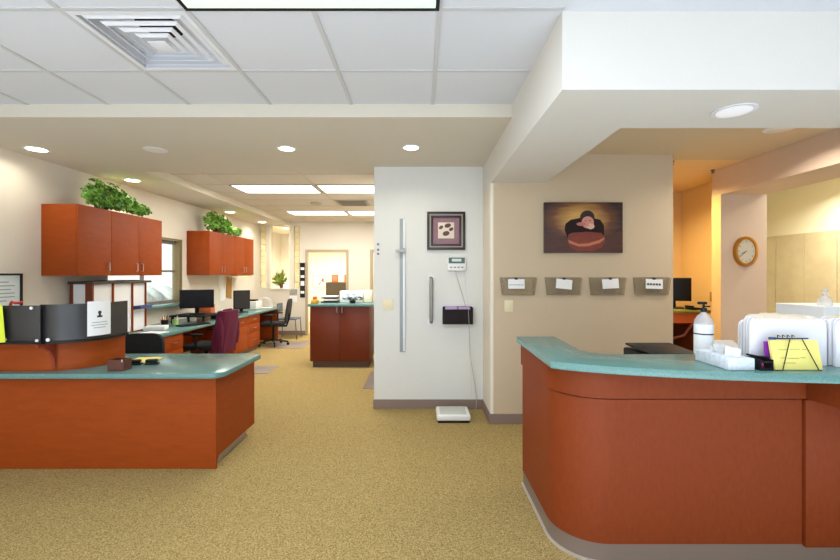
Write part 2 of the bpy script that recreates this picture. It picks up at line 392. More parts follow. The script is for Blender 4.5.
# baseboards
def baseboard(name, segs):
    mb = MB()
    for x0, x1, y0, y1 in segs: mb.box(x0, x1, y0, y1, 0.0005, .1, bev=.002)
    struct(name, mb, 'base')
baseboard('baseboard_centre', [(XW0 - .008, .684, YW - .010, YW - .0005)])
baseboard('baseboard_column', [(.674, .6845, YB - .006, YW - .011)])
baseboard('baseboard_beige', [(.675, 2.477, YB - .012, YB - .0018)])
baseboard('baseboard_far', [(XL + .01, d0 - .062, YF - .010, YF - .0005), (d1 + .062, e0 - .062, YF - .010, YF - .0005)])
baseboard('baseboard_left', [(XL + .0005, XL + .010, -3.4, 3.1)])
# pass-through window in the left wall
struct('window_1', MB().box(-3.98, -3.974, wy0 + .001, wy1 - .001, wz0 + .001, wz1 - .001), 'glass')
t = MB().box(-4.0, -3.955, wy0 + .001, wy1 - .03, 1.94, 1.999).box(-3.99, -3.96, wy0 + .001, wy1 - .03, 1.50, 1.53).box(-4.0, -3.955, wy0 + .001, wy1 - .03, 1.001, 1.06).box(-4.0, -3.955, 5.95, 5.98, 1.06, 1.94)
struct('trim_window_bars', t, 'frame_grey')
struct('trim_window_jamb', MB().box(-4.009, XL - .0005, wy1 - .028, wy1 - .0005, 1.002, 1.998).box(-3.889, -3.875, wy0 - .04, wy1 + .03, 2.0, 2.025).box(-3.889, -3.875, wy1 - .002, wy1 + .02, 1.05, 2.0), 'jamb')
# outside the window
struct('ground_outside', MB().box(-30, -4.02, -5, 30, -.2, -.1), 'outside_ground')
tag(MB().box(-16, -15.5, 9, 30, -.1, 3.0).build('neighbouring_wall', 'outside_wall'), 'pale stucco wall across the paving seen through the pass-through window', 'wall')
h = MB()
for k in range(5): h.sph((-12.5 + random.uniform(-.4, .4), 15.5 + k * 1.3, .3), (.7, .8, .55 + random.random() * .2), 8)
tag(h.build('hedge', 'hedge'), 'low grey-green hedge outside the pass-through window', 'hedge')

# ------------------------------------------------------------------ lamps
def recessed_light(x, y, z, r, label, lit, power=0, warm=(1, .93, .78), lensmat=None, group='recessed ceiling downlights'):
    t = thing('recessed_downlight', label, 'ceiling light', (x, y, z), 0)
    ring = MB(); ring.lathe([(r * .80, .0), (r * .80, -.006), (r, -.005), (r * 1.02, -.0005), (r * .9, 0)], (x, y, z - .0006), 28); ring.build('trim_ring', 'white_metal', t)
    MB().lathe([(r * .79, 0), (r * .79, -.007), (r * .5, -.011), (.001, -.012)], (x, y, z - .0004), 24).build('lens', lensmat or ('lamp_on' if lit else 'lamp_off'), t)
    if power:
        l = bpy.data.lights.new('downlight_beam', 'AREA'); l.shape = 'DISK'; l.size = r * 1.5; l.energy = power; l.color = warm; l.spread = math.radians(150)
        o = bpy.data.objects.new('downlight_beam', l); C.objects.link(o); o.location = (0, 0, -.02); o.parent = t
    return t
recessed_light(-3.60, 3.92, ZS, .10, 'lit round downlight in the soffit nearest the framed certificate', True, 2)
recessed_light(-2.50, 3.94, ZS, .10, 'unlit round downlight in the soffit beside two glowing ones', False)
recessed_light(-1.25, 3.90, ZS, .085, 'lit round downlight in the soffit just before the rear fluorescent panels', True, 4)
recessed_light(-.085, 3.87, ZS, .085, 'lit round downlight in the soffit in front of the white centre wall', True, 4)
recessed_light(-3.60, 5.22, ZS, .10, 'lit round downlight just above the trailing ivy on the first wall cabinets', True, 4)
recessed_light(-3.60, 7.90, ZS, .10, 'lit round downlight above the fern on the second wall cabinets', True, 4)
recessed_light(-3.57, 9.43, ZS, .10, 'lit round downlight next to the glass block strip in the far corner', True, 4)
recessed_light(1.707, 2.276, ZB, .105, 'white round downlight in the underside of the big white beam', False, 3, (.95, .97, 1), 'white_bulb')
recessed_light(2.89, 3.36, ZS, .11, 'dim round downlight half hidden behind the big white beam', False, 11, (1, .88, .76))
recessed_light(2.72, 4.98, ZS + .004, .09, 'warm downlight in the amber back hall ceiling', True, 26, (1, .70, .28))
recessed_light(4.4, 4.6, ZS, .10, 'warm downlight inside the side room with stone panels', True, 34, (1, .94, .80))
recessed_light(-2.3, 11.5, 2.7, .10, 'warm downlight in the lit office beyond the doorway', True, 60, (1, .92, .76))
recessed_light(-3.6, 11.2, 2.7, .10, 'warm downlight behind the glass block strips', True, 40, (1, .90, .68))
def troffer(x0, x1, y0, y1, z, label, lens, power=0):
    t = thing('fluorescent_troffer', label, 'ceiling light', ((x0 + x1) / 2, (y0 + y1) / 2, z))
    f = MB(); b = .018
    f.box(x0 + .001, x1 - .001, y0 + .001, y0 + b, z - .013, z - .0065).box(x0 + .001, x1 - .001, y1 - b, y1 - .001, z - .013, z - .0065)
    f.box(x0 + .001, x0 + b, y0 + b, y1 - b, z - .013, z - .0065).box(x1 - b, x1 - .001, y0 + b, y1 - b, z - .013, z - .0065)
    f.build('frame', 'frame_grey' if power else 'black_plastic', t)
    MB().box(x0 + b + .001, x1 - b - .001, y0 + b + .001, y1 - b - .001, z - .012, z - .0066, bev=.003).build('diffuser', lens, t)
    if power:
        l = bpy.data.lights.new('tube_light', 'AREA'); l.shape = 'RECTANGLE'; l.size = x1 - x0 - .08; l.size_y = y1 - y0 - .08; l.energy = power; l.color = (1, .97, .9)
        o = bpy.data.objects.new('tube_light', l); C.objects.link(o); o.location = (0, 0, -.02); o.parent = t
troffer(TX0, TX1, TY0, TY1, ZC, 'fluorescent ceiling panel with black rim next to the square vent', 'front_lens')
troffer(-2.72, -1.53, 5.92, 6.53, ZC, 'nearer lit fluorescent panel in the rear office, on the side of the wall cabinets', 'lens', 30)
troffer(-1.49, -.54, 5.92, 6.53, ZC, 'nearer lit fluorescent panel in the rear office, cut off by the white centre wall', 'lens', 20)
troffer(-2.72, -1.53, 8.38, 8.97, ZC, 'farther lit fluorescent panel in the rear office, on the side of the wall cabinets', 'lens', 30)
troffer(-1.49, -.54, 8.38, 8.97, ZC, 'farther lit fluorescent panel in the rear office, cut off by the white centre wall', 'lens', 20)
# square ceiling diffuser with nested louvres
t = thing('air_vent', 'large square white ceiling air vent with nested louvres and dark duct', 'air vent', ((VX0 + VX1) / 2, 2.305, ZC))
cxv, cyv = (VX0 + VX1) / 2, 2.305
MB().box(VX0, VX1, 2.0, 2.61, ZC + .0905, ZC + .11).build('back_plate', 'white_metal', t)
MB().cyl((cxv, cyv - .02, ZC + .086), (cxv, cyv - .02, ZC + .090), .115, n=32).build('duct', 'dark_void', t)
def ring_sq(a0, z0, a1, z1, th=.004):
    r = MB()
    for k in range(4):
        m_ = RZ(k * PI / 2)
        def P(a, z, s): return m_ @ Vector((s * a, -a, z)) + Vector((cxv, cyv, 0))
        b = bmesh.new()
        vs = [b.verts.new(q) for q in (P(a0, z0, -1), P(a0, z0, 1), P(a1, z1, 1), P(a1, z1, -1), P(a0, z0 + th, -1), P(a0, z0 + th, 1), P(a1, z1 + th, 1), P(a1, z1 + th, -1))]
        for q in ((0, 1, 2, 3), (7, 6, 5, 4), (0, 4, 5, 1), (2, 6, 7, 3), (1, 5, 6, 2), (3, 7, 4, 0)): b.faces.new([vs[i] for i in q])
        r._take(b)
    return r
q = MB()
for s0, s1 in (((VX0 + .014, 2.014), (VX1 - .014, 2.04)), ((VX0 + .014, 2.57), (VX1 - .014, 2.596)), ((VX0 + .014, 2.04), (VX0 + .04, 2.57)), ((VX1 - .04, 2.04), (VX1 - .014, 2.57))):
    q.box(s0[0], s1[0], s0[1], s1[1], ZC - .006, ZC - .0004)
q.build('flange', 'white_metal', t)
for a0, a1, zz in ((.250, .232, .0), (.194, .176, .001), (.140, .122, .002), (.090, .072, .003)):
    ring_sq(a0, ZC + .006 - zz, a1, ZC - .004 - zz).build('louvre', 'white_metal', t, smooth=False)
MB().box(cxv - .05, cxv + .05, cyv - .05, cyv + .05, ZC - .020, ZC - .012, bev=.003).build('centre_plate', 'white_metal', t)
t = thing('return_vent', 'small grey slotted vent in the rear office ceiling between fluorescent panels', 'air vent', (-1.2, 7.4, ZC))
MB().box(-1.48, -.92, 7.18, 7.72, ZC - .012, ZC - .0062, bev=.002).build('flange', mat('vent_grey', (160, 150, 136), .5), t)
v = MB()
for k in range(6): v.box(-1.43, -.97, 7.23 + k * .085, 7.23 + k * .085 + .05, ZC - .016, ZC - .0122)
v.build('slats', 'frame_grey', t)
sd = MB().lathe([(.10, 0), (.10, -.012), (.085, -.03), (.001, -.032)], (-1.86, 7.45, ZC - .0004), 24)
tag(sd.build('smoke_detector', mat('dusty_plastic', (188, 178, 160), .6)), 'small round smoke detector in the rear office ceiling', 'smoke detector')
for x, y, lb in ((3.30, 4.72, 'small dark sprinkler head beside the clock pier'), (2.62, 4.35, 'small dark sprinkler head beside the beige wall end')):
    s = MB().cyl((x, y, ZS + .0035), (x, y, ZS - .012), .02).cyl((x, y, ZS - .012), (x, y, ZS - .03), .008).cyl((x, y, ZS - .03), (x, y, ZS - .034), .018)
    tag(s.build('sprinkler_head', 'frame_grey'), lb, 'sprinkler')

# ------------------------------------------------------------------ right reception counter
CT = 1.03
t = thing('reception_counter', 'tall curved cherry-wood reception counter with taupe base under the thick teal top', 'counter', (1.6, 2.4, 0))
def shell(off, xr=3.2, x_end=.715, yb=2.93):
    """outer outline of the counter body, pushed outward by off: back-left -> rounded corner -> front right"""
    r = .25 + off
    return [(x_end - off, yb)] + arc(.965, 2.37, r, 180, 270, 14) + [(xr, 2.12 - off)]
def body(off_o, off_i, z0, z1, xr, bev=0):
    o_ = shell(off_o, xr); i_ = shell(off_i, xr)
    return MB().prism(o_ + i_[::-1], z0, z1, bev)
body(0, -.07, .10, .833, 1.935).build('front_panel', 'wood_red', t)
MB().box(1.941, 3.2, 2.105, 2.19, .092, .835, bev=.002).build('side_panel', 'wood_red', t)
body(.012, -.07, .8405, .9895, 1.945).build('frieze', 'wood_red', t)
MB().prism([(1.946, 2.115), (1.956, 1.94), (1.975, 1.885), (2.03, 1.85), (2.2, 1.83), (3.2, 1.80), (3.2, 2.19), (1.946, 2.19)], .8405, .9895).build('bowed_frieze', 'wood_red', t)
body(-.004, -.07, .0, .0995, 3.2).build('plinth', mat('taupe_plinth', (128, 112, 101), .5), t)
body(.010, -.003, .0003, .012, 3.2).build('plinth_lip', 'base_lip', t)
MB().box(.80, .99, 2.93 - .04, 2.93 - .002, .1, .985).build('end_panel', 'wood_red', t)
fr = [(.662, 2.12), (.70, 2.085), (.80, 2.035), (.95, 1.98), (1.15, 1.925), (1.4, 1.873), (1.62, 1.84), (1.83, 1.815), (2.1, 1.795), (2.6, 1.775), (3.2, 1.77)]
top = [(.677, 2.95)] + fr + [(3.2, 2.30), (1.06, 2.30), (1.0, 2.315), (.95, 2.355), (.925, 2.42), (.946, 2.95)]
ct = MB().prism(top, .9905, CT, .006)
tag(ct.build('countertop', 'teal'), 'thick teal laminate top with a bowed front on the tall reception counter', 'countertop')
t = thing('work_desk', 'lower wooden work desk tucked behind the reception counter', 'desk', (2.0, 2.6, 0))
MB().box(1.02, 3.2, 2.31, 2.93, .70, .74, bev=.004).build('desktop', 'teal', t)
MB().box(1.05, 1.09, 2.35, 2.9, .0, .699).build('leg', 'wood_red', t); MB().box(3.12, 3.16, 2.35, 2.9, 0, .699).build('leg', 'wood_red', t)
# things on / behind the counter
t = thing('desk_printer', 'low black desktop printer peeking over the reception counter behind the pump bottle', 'printer', (1.56, 2.62, .7405))
MB().box(1.345, 1.66, 2.46, 2.78, .741, .985, bev=.012).build('body', 'black_plastic', t)
MB().box(1.355, 1.65, 2.47, 2.77, .0, .012, bev=.003, mtx=Matrix.Translation((0, 0, .988)) @ RX(math.radians(3), (1.5, 2.47, 0))).build('lid', 'black_plastic', t)
pn = MB().box(1.48, 1.64, 2.452, 2.459, .93, .975, bev=.002); pn.build('control_panel', mat('panel_grey', (120, 126, 132), .4), t)
def office_chair(label, loc, rz, back='fabric', back_h=(.50, .93), wide=.46, arms=True):
    t = thing('office_chair', label, 'chair', loc, rz)
    mf = 'mesh' if back == 'mesh' else 'black_fabric'
    for k in range(5):
        a = 2 * PI * k / 5 + .3
        ex, ey = .29 * math.cos(a), .29 * math.sin(a)
        lg = MB().tube([(0, 0, .115), (ex * .6, ey * .6, .095), (ex, ey, .075)], .018); l = lg.build('base_leg', 'black_plastic', t, world=False)
        cs = MB().cyl((ex - .012 * math.sin(a), ey + .012 * math.cos(a), .029), (ex + .012 * math.sin(a), ey - .012 * math.cos(a), .029), .028)
        cs.cyl((ex, ey, .03), (ex, ey, .08), .008); cs.build('caster', 'black_plastic', l, world=False)
    MB().cyl((0, 0, .08), (0, 0, .40), .027).cyl((0, 0, .09), (0, 0, .15), .045).build('gas_column', 'black_plastic', t, world=False)
    s = MB().box(-.24, .24, -.24, .22, .41, .485, bev=.032, seg=3); s.build('seat', 'black_fabric', t, world=False)
    b = bmesh.new(); b.free()
    bk = MB(); n = 8; z0, z1 = back_h; h = wide / 2
    pl = []
    for q in arc(0, 0, 1, 0, 360, 40)[:-1]:
        sx = math.copysign(abs(q[0]) ** .42, q[0]); sy = math.copysign(abs(q[1]) ** .42, q[1])
        zz = (sy + 1) / 2; pl.append((sx * h * (1 - .12 * (2 * zz - 1) ** 2 * (zz > .5)), z0 + (z1 - z0) * zz))
    th = .035 if back == 'mesh' else .07
    face_xz(bk, pl, .20, .20 + th, bev=min(.02, th * .3))
    bko = bk.build('backrest', mf, t, world=False); bko.rotation_euler = (math.radians(-8), 0, 0); bko.location = (0, -.02, 0)
    MB().tube([(0, .05, .40), (0, .26, .40), (0, .30, .52), (0, .315, .66)], .022).build('back_support', 'black_plastic', t, world=False)
    if arms:
        for s_ in (-1, 1):
            MB().tube([(s_ * .20, .02, .43), (s_ * .285, .02, .44), (s_ * .29, .02, .63)], .016).box(s_ * .29 - .03, s_ * .29 + .03, -.16, .12, .63, .655, bev=.01).build('armrest', 'black_plastic', t, world=False)
    return t
office_chair('black swivel chair peeking over the reception counter beside the desk printer', (1.93, 3.22, 0), .2, back_h=(.46, .85), arms=False)
# pump bottle
t = thing('pump_bottle', 'large clear sanitizer pump bottle with white label standing beside the tissue box', 'bottle', (1.507, 2.225, CT))
c = (1.507, 2.225, CT + .0005)
MB().lathe([(.040, 0), (.0445, .006), (.0445, .178), (.042, .195), (.030, .215), (.014, .232), (.014, .238)], c, 28).build('bottle', 'clear', t)
lb = MB().lathe([(.0450, .016), (.0453, .017), (.0453, .172), (.0450, .173)], c, 28); l = lb.build('label', 'paper', t)
MB().lathe([(.0456, .120), (.0459, .1205), (.0459, .126), (.0456, .1265)], c, 28).build('stripe', 'ink', l)
MB().cyl((c[0], c[1], c[2] + .238), (c[0], c[1], c[2] + .258), .015).cyl((c[0], c[1], c[2] + .258), (c[0], c[1], c[2] + .278), .006).box(c[0] - .03, c[0] + .014, c[1] - .01, c[1] + .01, c[2] + .278, c[2] + .292, bev=.004).box(c[0] + .0, c[0] + .032, c[1] - .006, c[1] + .006, c[2] + .264, c[2] + .271, bev=.002).build('pump', 'black_plastic', t)
# tissue box
t = thing('tissue_box', 'pale marbled tissue box with tissues pulled out on the reception counter edge', 'tissue box', (1.46, 2.03, CT))
MB().box(1.405, 1.525, 1.905, 2.14, CT + .0005, CT + .055, bev=.004).build('carton', mat('marbled_card', (196, 208, 220), .6, noise=(40, (226, 232, 238), .2)), t)
ts = MB()
rr = random.Random(3)
for k in range(7):
    cx_, cy_ = 1.465 + rr.uniform(-.025, .03), 2.0 + rr.uniform(-.05, .08)
    a = rr.uniform(0, PI)
    pts = [(cx_ + .03 * math.cos(a), cy_ + .03 * math.sin(a), CT + .054), (cx_ - .03 * math.cos(a), cy_ - .03 * math.sin(a), CT + .054),
           (cx_ - .035 * math.cos(a) + rr.uniform(-.02, .02), cy_ - .035 * math.sin(a), CT + .075 + rr.uniform(0, .02)), (cx_ + .03 * math.cos(a + .4), cy_ + .03 * math.sin(a + .4), CT + .08 + rr.uniform(0, .025))]
    ts.quad(pts)
ts.build('tissues', 'paper', t)
# second carton behind it
t = thing('small_carton', 'small beige carton with a raised grey flap behind the tissue box, left of the folders', 'box', (1.59, 2.24, CT))
MB().box(1.575, 1.70, 2.215, 2.285, CT + .0005, CT + .045, bev=.003).build('carton', 'cream_paper', t)
MB().box(1.577, 1.698, 2.216, 2.284, 0, .004, mtx=Matrix.Translation((0, 0, CT + .0455)) @ RX(math.radians(28), (1.6, 2.216, 0))).build('flap', mat('grey_card', (214, 208, 196), .7), t)
# pink and black caddy
t = thing('pen_tray', 'small black tray with pink odds and ends beside the yellow notes', 'tray', (1.60, 1.95, CT))
q = MB().box(1.545, 1.605, 1.90, 1.99, CT + .0005, CT + .006).box(1.545, 1.551, 1.90, 1.99, CT + .006, CT + .05).box(1.599, 1.605, 1.90, 1.99, CT + .006, CT + .05).box(1.551, 1.599, 1.984, 1.99, CT + .006, CT + .05).box(1.551, 1.599, 1.90, 1.906, CT + .006, CT + .012).box(1.551, 1.599, 1.90, 1.906, CT + .036, CT + .042)
q.build('tray', 'black_plastic', t)
MB().tube([(1.535, 1.97, CT + .062), (1.57, 1.95, CT + .056), (1.608, 1.93, CT + .0545)], .0045).build('pen', 'black_plastic', t)
q = MB()
for k in range(4): q.sph((1.563 + k * .009, 1.94 + (k % 2) * .015, CT + .018), (.010, .012, .0115), 6)
q.build('pink_clips', 'pink', t)
# yellow notes in a wire easel
t = thing('wire_note_holder', 'black wire easel holding a stack of yellow handwritten notes on the reception counter', 'note holder', (1.68, 1.9, CT))
yx0, yx1 = 1.615, 1.835
yy = 1.905
tl = RX(math.radians(-12), (1.7, yy, CT + .003))
nt_ = MB().box(yx0, yx1, yy, yy + .012, CT + .004, CT + .138, mtx=tl).build('yellow_notes', 'yellow_paper', t)
pencil = mat('pencil', (176, 164, 90), .8)
rr = random.Random(5)
for k, (a, b, z) in enumerate(((.03, .075, .092), (.085, .13, .094), (.14, .16, .093), (.035, .06, .055), (.068, .12, .053), (.128, .15, .056), (.04, .10, .032))):
    MB().box(yx0 + a, yx0 + b, yy - .0006, yy + .0004, CT + z, CT + z + .003, mtx=tl).build('handwriting', pencil, nt_)
wy = yy - .012
e = MB()
e.tube([(yx0 - .005, wy, CT + .0035), (yx0 + .02, wy - .006, CT + .004), (yx0 + .085, wy + .03, CT + .142), (yx0 + .14, wy + .03, CT + .142), (yx1 - .035, wy - .006, CT + .004), (yx1 - .02, wy, CT + .0035)], .0022, 6)
e.tube([(yx0 + .01, wy + .032, CT + .143), (yx1 - .05, wy + .032, CT + .143)], .003, 6)
for k in range(4): e.tube([(yx0 + .03 + k * .022, wy + .032, CT + .143), (yx0 + .045 + k * .022, wy + .05, CT + .156), (yx0 + .075 + k * .022, wy + .07, CT + .147)], .002, 6)
e.build('wire_easel', 'black_plastic', t)
MB().box(yx0 - .01, yx0 + .02, wy + .025, wy + .038, CT + .138, CT + .15, bev=.003).build('blue_clip', 'blue', t)
tag(MB().box(1.612, 1.67, 1.945, 1.953, CT + .0005, CT + .125, mtx=RX(math.radians(-6), (1.6, 1.945, CT))).build('purple_card', 'purple'), 'purple card standing behind the yellow notes', 'card')
# white file folders standing on the counter
def file_folder(x0, x1, y, h, lean, label, gr, k):
    t = thing('file_folder', label, 'folder', ((x0 + x1) / 2, y, CT), 0, gr)
    f = MB(); ra = .03
    pl = [(x0, CT + .001)] + [(x1, CT + .001)] + [(a, b) for a, b in arc(x1 - ra, CT + h - ra, ra, 0, 90, 5)] + [(a, b) for a, b in arc(x0 + ra, CT + h - ra, ra, 90, 180, 5)]
    face_xz(f, pl, y, y + .011, bev=.0025); f.build('cover', 'folder', t)
    p_ = MB(); r2 = random.Random(k)
    tx = x0 + .05 + r2.random() * (x1 - x0 - .2)
    p_.box(x0 + .03, x1 - .03, y + .0115, y + .0165, CT + .002, CT + h + .003).box(tx, tx + .09, y + .0117, y + .0145, CT + h + .002, CT + h + .010, bev=.001)
    p_.build('papers', 'cream_paper', t)
    return t
for k in range(8):
    file_folder(1.577 + .0095 * k + (k % 3) * .005, 1.945 + (k % 2) * .008, 2.0 + k * .0175, .222 + .0035 * ((k * 5) % 4), 0, 'white file folder in the wide upright row behind the yellow notes', 'white file folders on the reception counter', k)
for k in range(3):
    file_folder(1.66, 1.90, 2.142 + k * .0175, .214 - .006 * k, 0, 'shorter white file folder at the back of the row, peeking out towards the pier', 'short white file folders at the back of the row', 20 + k)
for k in range(6):
    file_folder(1.962 + (k % 2) * .008, 2.30, 1.97 + k * .0175, .222 + .003 * ((k * 3) % 4), 0, 'white file folder in the second row cut off by the picture edge', 'white file folders in the second row', 40 + k)
t = thing('white_carton', 'white carton standing behind the file folders under the clear bottle', 'box', (2.5, 2.55, .7405))
MB().box(2.335, 2.80, 2.42, 2.75, .741, 1.280, bev=.004).build('carton', 'paper', t)
MB().box(2.345, 2.79, 2.579, 2.585, 1.2802, 1.2812).build('tape', 'cream_paper', t)
t = thing('clear_bottle', 'small clear bottle with a rounded cap on the white carton', 'bottle', (2.42, 2.50, 1.2805))
c = (2.42, 2.50, 1.2806)
MB().lathe([(.033, 0), (.036, .006), (.035, .03), (.026, .05), (.012, .06), (.012, .07)], c, 24).build('bottle', 'clear', t)
MB().lathe([(.013, .0702), (.017, .072), (.017, .09), (.008, .10)], c, 18).build('cap', 'clear', t)

# ------------------------------------------------------------------ beige wall: print, pockets, switch
def scale_px(x, y, Y): return ((x - CX) * Y / F, Y, EYE + (CY - y) * Y / F)
px0, px1, pz0, pz1 = 1.206, 1.968, 1.676, 2.168
t = thing('canvas_print', 'framed studio photograph of a newborn in a copper pot on the beige wall', 'picture', ((px0 + px1) / 2, YB, (pz0 + pz1) / 2))
cv = MB().box(px0, px1, YB - .032, YB - .0022, pz0, pz1)
cvo = cv.build('canvas', 'print', t)
fy = YB - .0322
def flat(name, poly, lay, m):
    f = MB(); face_xz(f, [(px0 + u / 540 * (px1 - px0), pz1 - v / 352 * (pz1 - pz0)) for u, v in poly], fy - .0007 * lay, fy - .0007 * (lay - 1) - .0001)
    return f.build(name, m, t, smooth=False)
def ell(cx, cy, rx, ry, n=28): return [(cx + rx * math.cos(2 * PI * k / n), cy + ry * math.sin(2 * PI * k / n)) for k in range(n)]
flat('printed_floor', [(0, 215), (120, 235), (420, 230), (540, 200), (540, 352), (0, 352)], 1, mat('print_floor', (62, 34, 28), .4, noise=((6, 6, 40), (88, 46, 32), .3)))
flat('printed_blanket', [(138, 190), (145, 150), (180, 122), (240, 110), (330, 108), (385, 122), (410, 160), (412, 225), (380, 250), (160, 250)], 2, mat('print_blanket', (44, 26, 28), .6, noise=(60, (28, 17, 20), .3), spec=.2))
flat('printed_pot', [(165, 225)] + [(190, 212), (290, 206), (380, 212), (415, 235), (418, 275), (395, 315), (340, 340), (230, 342), (175, 310), (158, 270)], 3, mat('print_pot', (134, 56, 30), .4, noise=(20, (108, 40, 24), .3)))
flat('printed_pot_rim', [(185, 218), (290, 205), (395, 214), (398, 232), (290, 222), (188, 236)], 4, mat('print_rim', (120, 44, 24), .4))
flat('printed_pot_band', [(163, 262), (235, 290), (300, 286), (380, 262), (412, 244), (412, 258), (380, 284), (300, 306), (235, 308), (170, 284)], 4, mat('print_band', (190, 112, 80), .4))
flat('printed_hat', ell(295, 105, 50, 48), 4, mat('print_hat', (44, 24, 28), .6))
flat('printed_face', ell(298, 140, 42, 42), 5, mat('print_skin', (206, 140, 124), .5))
flat('printed_hand', ell(252, 152, 32, 13), 6, mat('print_skin_dark', (186, 112, 98), .5))
flat('printed_cheek', ell(318, 168, 26, 20), 6, mat('print_cheek', (222, 176, 160), .5))
for k, (a, b) in enumerate(((282, 130), (312, 128))): flat('printed_eye', ell(a, b, 9, 2.6, 12), 7, mat('print_eye%d' % k, (96, 48, 44), .5))
flat('printed_mouth', ell(300, 160, 8, 3, 12), 7, mat('print_mouth', (170, 74, 74), .5))
pk = [(499.5, 'first clear wall file holder from the column, with tan paper and blank note'), (544.5, 'second clear wall file holder from the column, under the picture edge, with tilted note'),
      (588.5, 'third clear wall file holder from the column, under the newborn picture, with plain note'), (632.5, 'clear wall file holder with a note of bold dark lettering, nearest the hall')]
for k, (x, lb) in enumerate(pk):
    x0 = (x - CX) * YB / F; x1 = (x + 36.5 - CX) * YB / F; z1, z0 = 1.432, 1.266
    t = thing('wall_file_holder', lb, 'file holder', ((x0 + x1) / 2, YB, z0), 0, 'clear file holders on the beige wall')
    f = MB()
    ins = .018
    # front sheet, tapered, leaning out to the top; back sheet on the wall
    b = bmesh.new()
    for (dy0, dy1) in ((.026, .040),):
        vs = [b.verts.new(p) for p in ((x0 + ins, YB - dy0, z0), (x1 - ins, YB - dy0, z0), (x1, YB - dy1, z1), (x0, YB - dy1, z1),
                                       (x0 + ins, YB - dy0 + .003, z0), (x1 - ins, YB - dy0 + .003, z0), (x1, YB - dy1 + .003, z1), (x0, YB - dy1 + .003, z1))]
        for q in ((0, 1, 2, 3), (7, 6, 5, 4), (0, 4, 5, 1), (1, 5, 6, 2), (2, 6, 7, 3), (3, 7, 4, 0)): b.faces.new([vs[i] for i in q])
    f._take(b)
    f.box(x0 + ins, x1 - ins, YB - .028, YB - .0025, z0, z0 + .004)
    face_xz(f, [(x0 + ins, z0 + .0045), (x1 - ins, z0 + .0045), (x1, z1 + .006), (x0, z1 + .006)], YB - .0055, YB - .0025)
    f.build('holder', 'smoke', t)
    if k == 0: MB().box(x0 + .04, x1 - .045, YB - .0235, YB - .012, z0 + .0045, z1 - .012).build('tan_papers', mat('tan_papers', (206, 184, 136), .8), t)
    tilt = RX(-math.radians(4.8), (0, YB - .0395, z1)); rt = RY(math.radians((0, 6, -3, 2)[k]), (x0 + .16, 0, z1 - .05))
    na, nb = x0 + (.075, .10, .115, .105)[k], x0 + (.235, .255, .275, .27)[k]
    no = MB().box(na, nb, YB - .0425, YB - .041, z1 - .105, z1 - .012, mtx=tilt @ rt).build('note', 'paper', t)
    if k in (0, 3):
        l = MB()
        for q in range(5): l.box(na + .012 + q * .028, na + .033 + q * .028, YB - .0433, YB - .0426, z1 - .072, z1 - (.052 if k == 3 else .064), mtx=tilt @ rt)
        l.build('lettering', 'ink' if k == 3 else 'grey_ink', no)
    MB().box((na + nb) / 2 - .014, (na + nb) / 2 + .014, YB - .047, YB - .030, z1 - .018, z1 + .004, bev=.003).build('binder_clip', 'black_plastic', t)
def switch(x, y, z, wd, n, label):
    t = thing('light_switch', label, 'light switch', (x, y, z))
    MB().box(x - wd / 2, x + wd / 2, y - .007, y - .0022, z - .058, z + .058, bev=.002).build('plate', 'ivory', t)
    for k in range(n):
        xx = x + (k - (n - 1) / 2) * .046
        MB().box(xx - .015, xx + .015, y - .011, y - .0072, z - .032, z + .032, bev=.0015).build('rocker', 'ivory', t)
switch(.865, YB, 1.155, .085, 1, 'single ivory light switch under the first wall file holder')
switch(-.355, YW + .0015, 1.135, .116, 2, 'double ivory light switch on the white centre wall')

# ------------------------------------------------------------------ white wall: art, height rule, scale, grab bar
y0 = YW
ax0, ax1, az0, az1 = .071, .487, 1.732, 2.148
t = thing('framed_art', 'square dark-framed leaf print with mauve mat on the white centre wall', 'picture', ((ax0 + ax1) / 2, y0, az0))
def frame(a0, a1, c0, c1, w_, ya, yb, m, nm, par):
    f = MB(); f.box(a0, a1, ya, yb, c1 - w_, c1, bev=.003).box(a0, a1, ya, yb, c0, c0 + w_, bev=.003).box(a0, a0 + w_, ya, yb, c0 + w_, c1 - w_, bev=.003).box(a1 - w_, a1, ya, yb, c0 + w_, c1 - w_, bev=.003)
    return f.build(nm, m, par)
frame(ax0, ax1, az0, az1, .028, y0 - .03, y0 - .001, 'frame_dark', 'outer_frame', t)
frame(ax0 + .026, ax1 - .026, az0 + .026, az1 - .026, .016, y0 - .026, y0 - .001, 'frame_silver', 'silver_line', t)
frame(ax0 + .041, ax1 - .041, az0 + .041, az1 - .041, .024, y0 - .028, y0 - .001, 'frame_dark', 'inner_frame', t)
MB().box(ax0 + .06, ax1 - .06, y0 - .012, y0 - .002, az0 + .06, az1 - .06).build('mat_board', 'mauve', t)
u0, v0 = (ax0 + ax1) / 2 + .0, (az0 + az1) / 2
MB().box(u0 - .088, u0 + .088, y0 - .0135, y0 - .0121, v0 - .082, v0 + .092).build('art_paper', 'cream_art', t)
for (a, b, rx, rz_, an) in ((-.055, .038, .026, .018, .6), (.018, .058, .036, .023, .3), (.055, .018, .026, .018, .5), (.0, -.028, .038, .026, .25)):
    pl = [(u0 + a + rx * math.cos(w_) * math.cos(an) - rz_ * math.sin(w_) * math.sin(an), v0 + b + rx * math.cos(w_) * math.sin(an) + rz_ * math.sin(w_) * math.cos(an)) for w_ in [2 * PI * i / 18 for i in range(18)]]
    f = MB(); face_xz(f, pl, y0 - .0145, y0 - .0136); f.build('leaf_shape', 'leaf_print', t, smooth=False)
